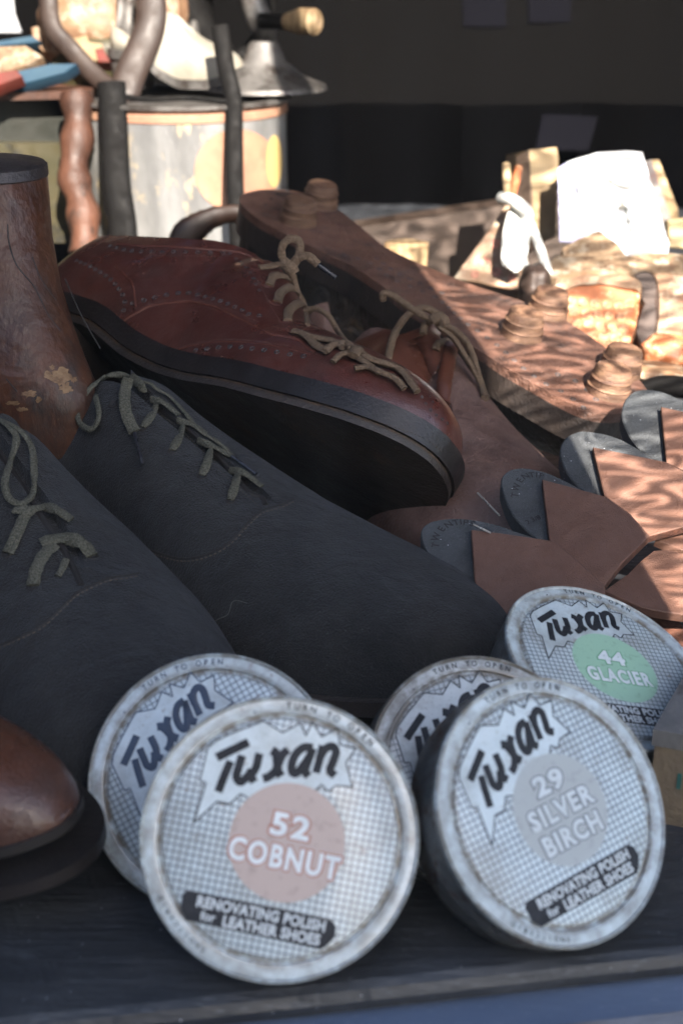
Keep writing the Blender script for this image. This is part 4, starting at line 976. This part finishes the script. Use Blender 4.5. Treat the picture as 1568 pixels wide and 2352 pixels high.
def on_can(x, y, r=rc+.0006):
    d = ray(x, y); o = V((CAM.x-can_c.x, CAM.y-can_c.y)); a_ = d.x**2+d.y**2; b_ = 2*(o.x*d.x+o.y*d.y); c_ = o.x**2+o.y**2-r*r
    q = b_*b_-4*a_*c_
    if q < 0: q = 0
    return CAM+d*((-b_-math.sqrt(q))/(2*a_))
def can_patch(cx, cy, rx, ry, mt, name, r=rc+.0006):
    m = MB(); c_ = [[on_can(cx+rx*k/5*math.cos(2*PI*j/40), cy+ry*k/5*math.sin(2*PI*j/40), r) for j in range(40)] for k in (0.001,1,2,3,4,5)]
    m.grid(c_, True); m.build(name, M[mt], t)
can_patch(545, 392, 98, 96, 'can_disc', 'round_label'); can_patch(630, 370, 18, 60, 'can_gold', 'yellow_label', rc+.0009)
# black upright bars and a thin cross rod in front of the can
t = thing('dark_bars', 'pair of black upright bars in front of the silvery can', 'rack', tuple(W(400, 600, .97)))
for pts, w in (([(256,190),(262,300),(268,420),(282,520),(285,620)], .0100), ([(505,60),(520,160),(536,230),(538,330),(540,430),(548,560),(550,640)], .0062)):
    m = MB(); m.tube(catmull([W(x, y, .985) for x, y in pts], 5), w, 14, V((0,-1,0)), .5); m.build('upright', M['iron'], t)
m = MB(); m.tube(catmull([W(256,215,.99), W(330,228,.985), W(430,225,.985), W(538,235,.985)], 5), .002, 10); m.build('cross_rod', M['iron'], t)
m = MB(); m.tube(catmull([W(395,575,.93), W(440,530,.93), W(490,500,.93), W(545,492,.93), W(560,520,.93)], 6), [.004,.006,.008,.009,.010,.010,.010,.009,.009,.008,.008,.007,.007,.007,.006,.006,.006,.006,.006,.005,.005,.005,.005,.004,.004], 12, V((0,-1,0)), .5)
single(m, 'curved_strap', mat('dark_brown_strap', (.014,.007,.005), (.035,.016,.009), 40, .5), 'dark curved leather strap rising behind the brogue collar', 'strap')
# child's cream shoe on the can
tc_ = W(560, 208, 1.04); hc_ = W(268, 205, 1.06)
shG = Shoe(tc_+V((0,0,.0)), hc_, (0,0,1), wid=.55, hgt=.62, foot=1)
t = thing('child_shoe', 'small cream shoe standing on the silvery can', 'shoe', tuple((tc_+hc_)/2))
cream2 = mat('cream_kid', (.33,.31,.26), (.22,.20,.16), 30, .5, patch=(.25,.2,.15), patch_scale=40, patch_lo=.6, patch_hi=.75)
g = shG.upper(); g.build('upper', cream2, t); shG.slab(.003, .0005, -.006).build('sole', M['steel'], t); shG.heelblock().build('heel', M['steel'], t)
# steel funnel
mx = Matrix.Translation(W(608, 205, 1.05)); m = MB(); m.lathe([(.046,0),(.045,.003),(.030,.009),(.016,.020),(.011,.032),(.009,.034)], mx, 48); single(m, 'steel_funnel', M['steel'], 'grey steel funnel lid at the right rim of the silvery can', 'funnel')
# hand cranked stitching machine above
t = thing('stitching_machine', 'black hand-cranked cobbler stitching machine above the can', 'machine', tuple(W(470, 220, 1.12)))
def ring(cx, cy, d, r, tr, rot, name, mt, a0=0, a1=360):
    c_ = W(cx, cy, d); m = MB(); m.tube([c_+rot @ V((r*math.cos(R(a0+(a1-a0)*k/40)), 0, r*math.sin(R(a0+(a1-a0)*k/40)))) for k in range(41)], tr, 12); return m.build(name, M[mt], t)
ring(505, 30, 1.10, .036, .0060, rotm(0,0,20), 'hand_wheel', 'iron'); ring(470, 10, 1.13, .055, .007, rotm(0,10,30), 'flywheel', 'iron')
m = MB(); m.blob(W(410, 60, 1.14), (.028,.03,.045), rotm(0,12,0)); m.build('head_casting', M['iron'], t)
m = MB(); m.tube(catmull([W(420,-60,1.12), W(440,40,1.11), W(495,110,1.10), (W(535,175,1.09)), W(545,215,1.08)], 6), [.014]*9+[.012]*8+[.010]*8, 16); m.build('arm', M['iron'], t)
for cx, cy, rx, rz, an in ((352,60,.008,.030,0), (392,48,.012,.028,0), (590,30,.010,.035,-20), (612,70,.008,.012,30), (440,95,.006,.016,10)):
    m = MB(); m.blob(W(cx, cy, 1.09), (rx,.010,rz), rotm(0,an,0), 20, 12); m.build('steel_fitting', M['steel'], t)
m = MB(); m.tube([W(600,48,1.07), W(640,50,1.06), W(715,52,1.04)], [.006,.0055,.007], 14); m.build('crank_shaft', M['iron'], t)
m = MB(); m.tube([W(655,50,1.055), W(690,49,1.05), W(722,50,1.04), W(728,50,1.04)], [.006,.0095,.0095,.006], 16); m.build('crank_handle', M['log_end'], t)
# hanging cream shapes, top left
def drop(cx, cy, r, rot, mt, label, name='hanging_last', cat='shoe last', d=1.06): return hump(name, mt, W(cx, cy, d), r, rotm(*rot), label, cat, fz)
drop(195, 50, (.036,.028,.036), (0,10,0), 'cream', 'broad cream wooden last hanging at the top left')
drop(285, 60, (.012,.02,.036), (0,8,0), 'steel', 'dark grey narrow last between the pale ones at the top')
drop(370, 25, (.019,.016,.042), (0,8,0), 'cream', 'narrow pinkish cream last hanging right of the grey one', d=1.05)
drop(220, 150, (.034,.02,.026), (0,0,0), 'olive', 'dark olive rounded bag hanging below the cream last', 'bag', 'bag')
m = MB(); m.tube(catmull([W(110,-20,1.03), W(120,60,1.03), W(160,110,1.03), W(220,175,1.03), W(300,240,1.02)], 6), .007, 12, V((0,-1,0)), .5); single(m, 'leather_strap', M['band'], 'long brown strap crossing below the hanging lasts', 'strap')
m = MB(); m.tube(catmull([W(345,-30,1.02), W(345,60,1.02), W(300,170,1.02), W(285,220,1.02)], 6), .011, 12, V((0,-1,0)), .4); single(m, 'dark_strap', M['band'], 'wide dull brown strap between the lasts and the cream shoe', 'strap')
# white sheet added for the bright outside in the top corner
poly_solid('bright_outside_sheet', [(-90,-60),(24,-60),(34,30),(50,74),(-90,74)], 1.3, (0,-.85,.5), .003, 'white_card', 'blank white sheet standing for the bright outside in the top left corner', 'sheet')
# coloured packets on the left
def packet(pts, d, mt, label, th=.012, n=(0,-.8,.6)): return poly_solid('printed_packet', pts, d, n, th, mt, label, 'packet', 'coloured packets on the dark case')
packet([(0,200),(60,192),(150,166),(178,146),(120,146),(0,172),(-60,190),(-60,215)], 1.00, 'bluepaint', 'blue packet lying on the dark case at the far left')
packet([(-60,195),(0,165),(38,160),(52,175),(0,196),(-60,225)], .985, 'redpaint', 'red packet under the blue one at the left edge')
packet([(-60,100),(0,92),(75,82),(95,95),(0,106),(-60,115)], 1.05, 'bluepaint', 'pale blue packet edge beneath the white sheet')
packet([(72,62),(108,54),(150,70),(152,120),(100,118),(76,92)], 1.06, 'cream', 'upright cream and grey packet beside the white sheet')
packet([(150,68),(196,62),(205,95),(235,100),(248,140),(190,138),(160,112)], 1.04, 'pages', 'yellowish paper packet with red corner by the olive bag')
packet([(218,112),(236,108),(254,142),(226,142)], 1.035, 'redpaint', 'small red packet corner against the olive bag')
packet([(-60,108),(0,106),(60,104),(100,130),(60,150),(0,168),(-60,185)], 1.03, 'crochet', 'crumpled beige wrapper between the blue packets')
# case and boards under them
t = thing('tool_case', 'dark wooden tool case with a red-brown post at the far left', 'case', tuple(W(80, 600, 1.03)))
m = MB(); m.box(W(20, 262, 1.05)+V((0,.03,0)), (.10, .10, .036), rotm(0,1,6)); m.build('drawer', M['darkbox'], t)
m = MB(); m.box(W(30, 214, 1.03)+V((0,.03,0)), (.11, .11, .005), rotm(0,-1,6)); m.build('top_board', M['rustwood'], t)
m = MB(); m.box(W(45, 440, 1.05)+V((0,.03,0)), (.095, .08, .072), rotm(0,1,6)); m.build('olive_panel', M['olive'], t)
m = MB(); m.tube(catmull([W(176,215,1.00), W(180,300,1.00), W(170,400,1.00), W(190,480,1.00), W(196,580,1.00)], 5), [.011+.0015*math.sin(i*1.3) for i in range(21)], 14); m.build('post', M['rustwood'], t)
m = MB(); m.box(W(215, 420, 1.06), (.016, .02, .12), rotm(0,2,0)); m.build('grey_strip', M['steel'], t)
# window-glass reflections, built as dim sheets on the back board
for pts, label in (([(1245,262),(1372,268),(1350,345),(1228,345)], 'dim blue-grey window reflection built low on the dark backdrop'), ([(1062,-20),(1162,-20),(1160,62),(1064,60)], 'faint grey window reflection built high on the dark backdrop'), ([(1210,-30),(1312,-30),(1308,50),(1214,52)], 'faint bluish window reflection built beside the grey one on the dark backdrop')):
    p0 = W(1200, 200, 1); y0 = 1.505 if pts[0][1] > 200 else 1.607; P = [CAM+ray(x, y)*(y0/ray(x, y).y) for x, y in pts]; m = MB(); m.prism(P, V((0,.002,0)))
    single(m, 'reflection', mat('dim_reflection', (.0058,.0058,.0082), (.005,.005,.007), 20, .9, spec=0.), label, 'reflection', 'window reflections built at the back')

# ------------------------------------------------------------------ window: clear pane in front, added sun-ripple pane to the right
def pane_mat(name, ripple):
    m = bpy.data.materials.new(name); m.use_nodes = True; nt = m.node_tree; nt.nodes.clear(); N = nt.nodes.new; L = nt.links.new
    out = N('ShaderNodeOutputMaterial'); tr = N('ShaderNodeBsdfTransparent'); gl = N('ShaderNodeBsdfGlossy'); gl.inputs['Roughness'].default_value = .02
    mx = N('ShaderNodeMixShader'); L(tr.outputs[0], mx.inputs[1]); L(gl.outputs[0], mx.inputs[2]); L(mx.outputs[0], out.inputs[0])
    if ripple:  # bright and dark sun ripples are put into the transparency colour
        tc = N('ShaderNodeTexCoord'); mp = N('ShaderNodeMapping'); mp.inputs['Scale'].default_value = (.6, .6, 2.0); L(tc.outputs['Object'], mp.inputs[0])
        n = N('ShaderNodeTexNoise'); n.inputs['Scale'].default_value = 38; n.inputs['Detail'].default_value = .6; n.inputs['Distortion'].default_value = .5; L(mp.outputs[0], n.inputs['Vector'])
        a = N('ShaderNodeMath'); a.operation = 'MULTIPLY'; a.inputs[1].default_value = 38; L(n.outputs['Fac'], a.inputs[0])
        s_ = N('ShaderNodeMath'); s_.operation = 'SINE'; L(a.outputs[0], s_.inputs[0])
        r = N('ShaderNodeMapRange'); r0 = N('ShaderNodeMapRange'); r0.inputs[1].default_value = -1; L(s_.outputs[0], r0.inputs[0]); pw = N('ShaderNodeMath'); pw.operation = 'POWER'; pw.inputs[1].default_value = 2.2; L(r0.outputs[0], pw.inputs[0]); r.inputs[1].default_value = 0; r.inputs[2].default_value = 1; r.inputs[3].default_value = .34; r.inputs[4].default_value = 2.6; L(pw.outputs[0], r.inputs[0])
        n3 = N('ShaderNodeTexNoise'); n3.inputs['Scale'].default_value = 9; L(tc.outputs['Object'], n3.inputs['Vector'])
        r3 = N('ShaderNodeMapRange'); r3.inputs[1].default_value = .35; r3.inputs[2].default_value = .6; r3.inputs[3].default_value = .6; r3.inputs[4].default_value = 1; L(n3.outputs['Fac'], r3.inputs[0])
        mm = N('ShaderNodeMath'); mm.operation = 'MULTIPLY'; L(r.outputs[0], mm.inputs[0]); L(r3.outputs[0], mm.inputs[1])
        L(mm.outputs[0], tr.inputs['Color']); mx.inputs[0].default_value = .01
    else:
        mx.inputs[0].default_value = .002
    return m
o = edge_pt(0)+N9*.03
def panel(name, x0, x1, z0, z1, mt, label, th=.003):
    m = MB(); vs = [o2+D9*s_+N9*t_+V((0,0,z_)) for z_ in (z0, z1) for s_, t_ in ((x0,0),(x1,0),(x1,th),(x0,th))]
    m.add(vs, [(3,2,1,0),(4,5,6,7),(0,1,5,4),(1,2,6,5),(2,3,7,6),(3,0,4,7)], True)
    return single(m, name, mt, label, 'window pane' if 'pane' in name else 'window bar')
o2 = V((0, -.02, 0))
sheet = MB(); sheet.add([o2+D9*s_+V((0,0,z_)) for s_, z_ in ((.255,-.3),(1.2,-.3),(1.2,1.07),(.255,1.07))], [(0,1,2,3)], True)
single(sheet, 'glass_pane', pane_mat('sun_ripple_gobo', True), 'unseen glass pane added right of the view to ripple the sun', 'window pane')  # added out of view beside the camera, only to pattern the sunlight
pm = pane_mat('clear_glass', False)
nt_ = pm.node_tree; o_ = nt_.nodes['Material Output']; mx_ = nt_.nodes.new('ShaderNodeMixShader'); df_ = nt_.nodes.new('ShaderNodeBsdfDiffuse'); df_.inputs[0].default_value = (.7,.75,.8,1)
old = o_.inputs[0].links[0].from_socket; nt_.links.new(old, mx_.inputs[1]); nt_.links.new(df_.outputs[0], mx_.inputs[2])
tc_ = nt_.nodes.new('ShaderNodeTexCoord'); mp_ = nt_.nodes.new('ShaderNodeMapping'); mp_.inputs['Scale'].default_value = (60, 60, 9); ns_ = nt_.nodes.new('ShaderNodeTexNoise'); ns_.inputs['Scale'].default_value = 1; ns_.inputs['Detail'].default_value = 5
rg_ = nt_.nodes.new('ShaderNodeMapRange'); rg_.inputs[1].default_value = .4; rg_.inputs[2].default_value = .8; rg_.inputs[3].default_value = .003; rg_.inputs[4].default_value = .010
nt_.links.new(tc_.outputs['Object'], mp_.inputs[0]); nt_.links.new(mp_.outputs[0], ns_.inputs['Vector']); nt_.links.new(ns_.outputs['Fac'], rg_.inputs[0]); nt_.links.new(rg_.outputs[0], mx_.inputs[0]); nt_.links.new(mx_.outputs[0], o_.inputs[0])
sheet = MB(); sheet.add([o+D9*s_+V((0,0,z_)) for s_, z_ in ((-.8,-.3),(1.2,-.3),(1.2,1.1),(-.8,1.1))], [(0,1,2,3)], True)
single(sheet, 'glass_pane', pm, 'clear slightly dusty shop window glass in front of the tins', 'window pane')
panel('glazing_bar', .228, .252, -.55, 1.3, M['sill'], 'painted bar at the edge of the added sun-ripple pane', .02)

# ------------------------------------------------------------------ light
az = V((.25, -.97, 0)).normalized(); el = R(35)
sun_dir = V((az.x*math.cos(el), az.y*math.cos(el), math.sin(el)))
# unseen wall added as sun blocker: its end decides where the sun patch begins
e0 = V((.11, .545, 0)) + az*3.0
m = MB(); WH = 2.478; m.box((e0.x-4, e0.y-.1, (WH-.55)/2), (8, .2, WH+.55)); single(m, 'sun_blocker_wall', mat('grey_wall', (.25,.24,.23), (.2,.19,.18), 4, .9), 'plain grey wall added unseen behind the viewer to block the sun', 'wall')
m = MB(); m.box((0, 0, -.56), (60, 60, .02)); tag(m.build('pavement', mat('pavement_stone', (.20,.20,.20), (.16,.16,.16), 3, .9)), kind='structure')
sun = bpy.data.lights.new('sun', 'SUN'); sun.energy = 5; sun.angle = R(.25); sun.color = (1, .91, .80)
so_ = bpy.data.objects.new('sun', sun); C.objects.link(so_); so_.rotation_euler = sun_dir.to_track_quat('Z', 'Y').to_euler()
w = bpy.data.worlds.new('World'); S.world = w; w.use_nodes = True; nt = w.node_tree; bg = nt.nodes['Background']
sky = nt.nodes.new('ShaderNodeTexSky'); sky.sky_type = 'NISHITA'; sky.sun_disc = False; sky.sun_elevation = el; sky.sun_rotation = math.atan2(az.x, az.y)
sky.dust_density = 1.6; sky.ozone_density = 1.6; nt.links.new(sky.outputs[0], bg.inputs[0]); bg.inputs[1].default_value = .12

# ------------------------------------------------------------------ camera and render settings
cd = bpy.data.cameras.new('camera'); co = bpy.data.objects.new('camera', cd); C.objects.link(co); S.camera = co
co.location = CAM; co.rotation_euler = (PI/2-PITCH, 0, 0)
cd.sensor_fit = 'VERTICAL'; cd.sensor_height = 36; cd.sensor_width = 24; cd.lens = 36*FPX/2352
cd.clip_start = .02; cd.clip_end = 200
cd.dof.use_dof = True; cd.dof.focus_distance = .565; cd.dof.aperture_fstop = 12.5
S.view_settings.view_transform = 'Standard'; S.view_settings.look = 'None'; S.view_settings.gamma = 1; S.view_settings.exposure = 1.85
S.render.engine = 'CYCLES'; S.cycles.use_denoising = True; S.cycles.max_bounces = 6; S.cycles.caustics_reflective = False; S.cycles.caustics_refractive = False
S.cycles.sample_clamp_indirect = 4; S.cycles.transparent_max_bounces = 12
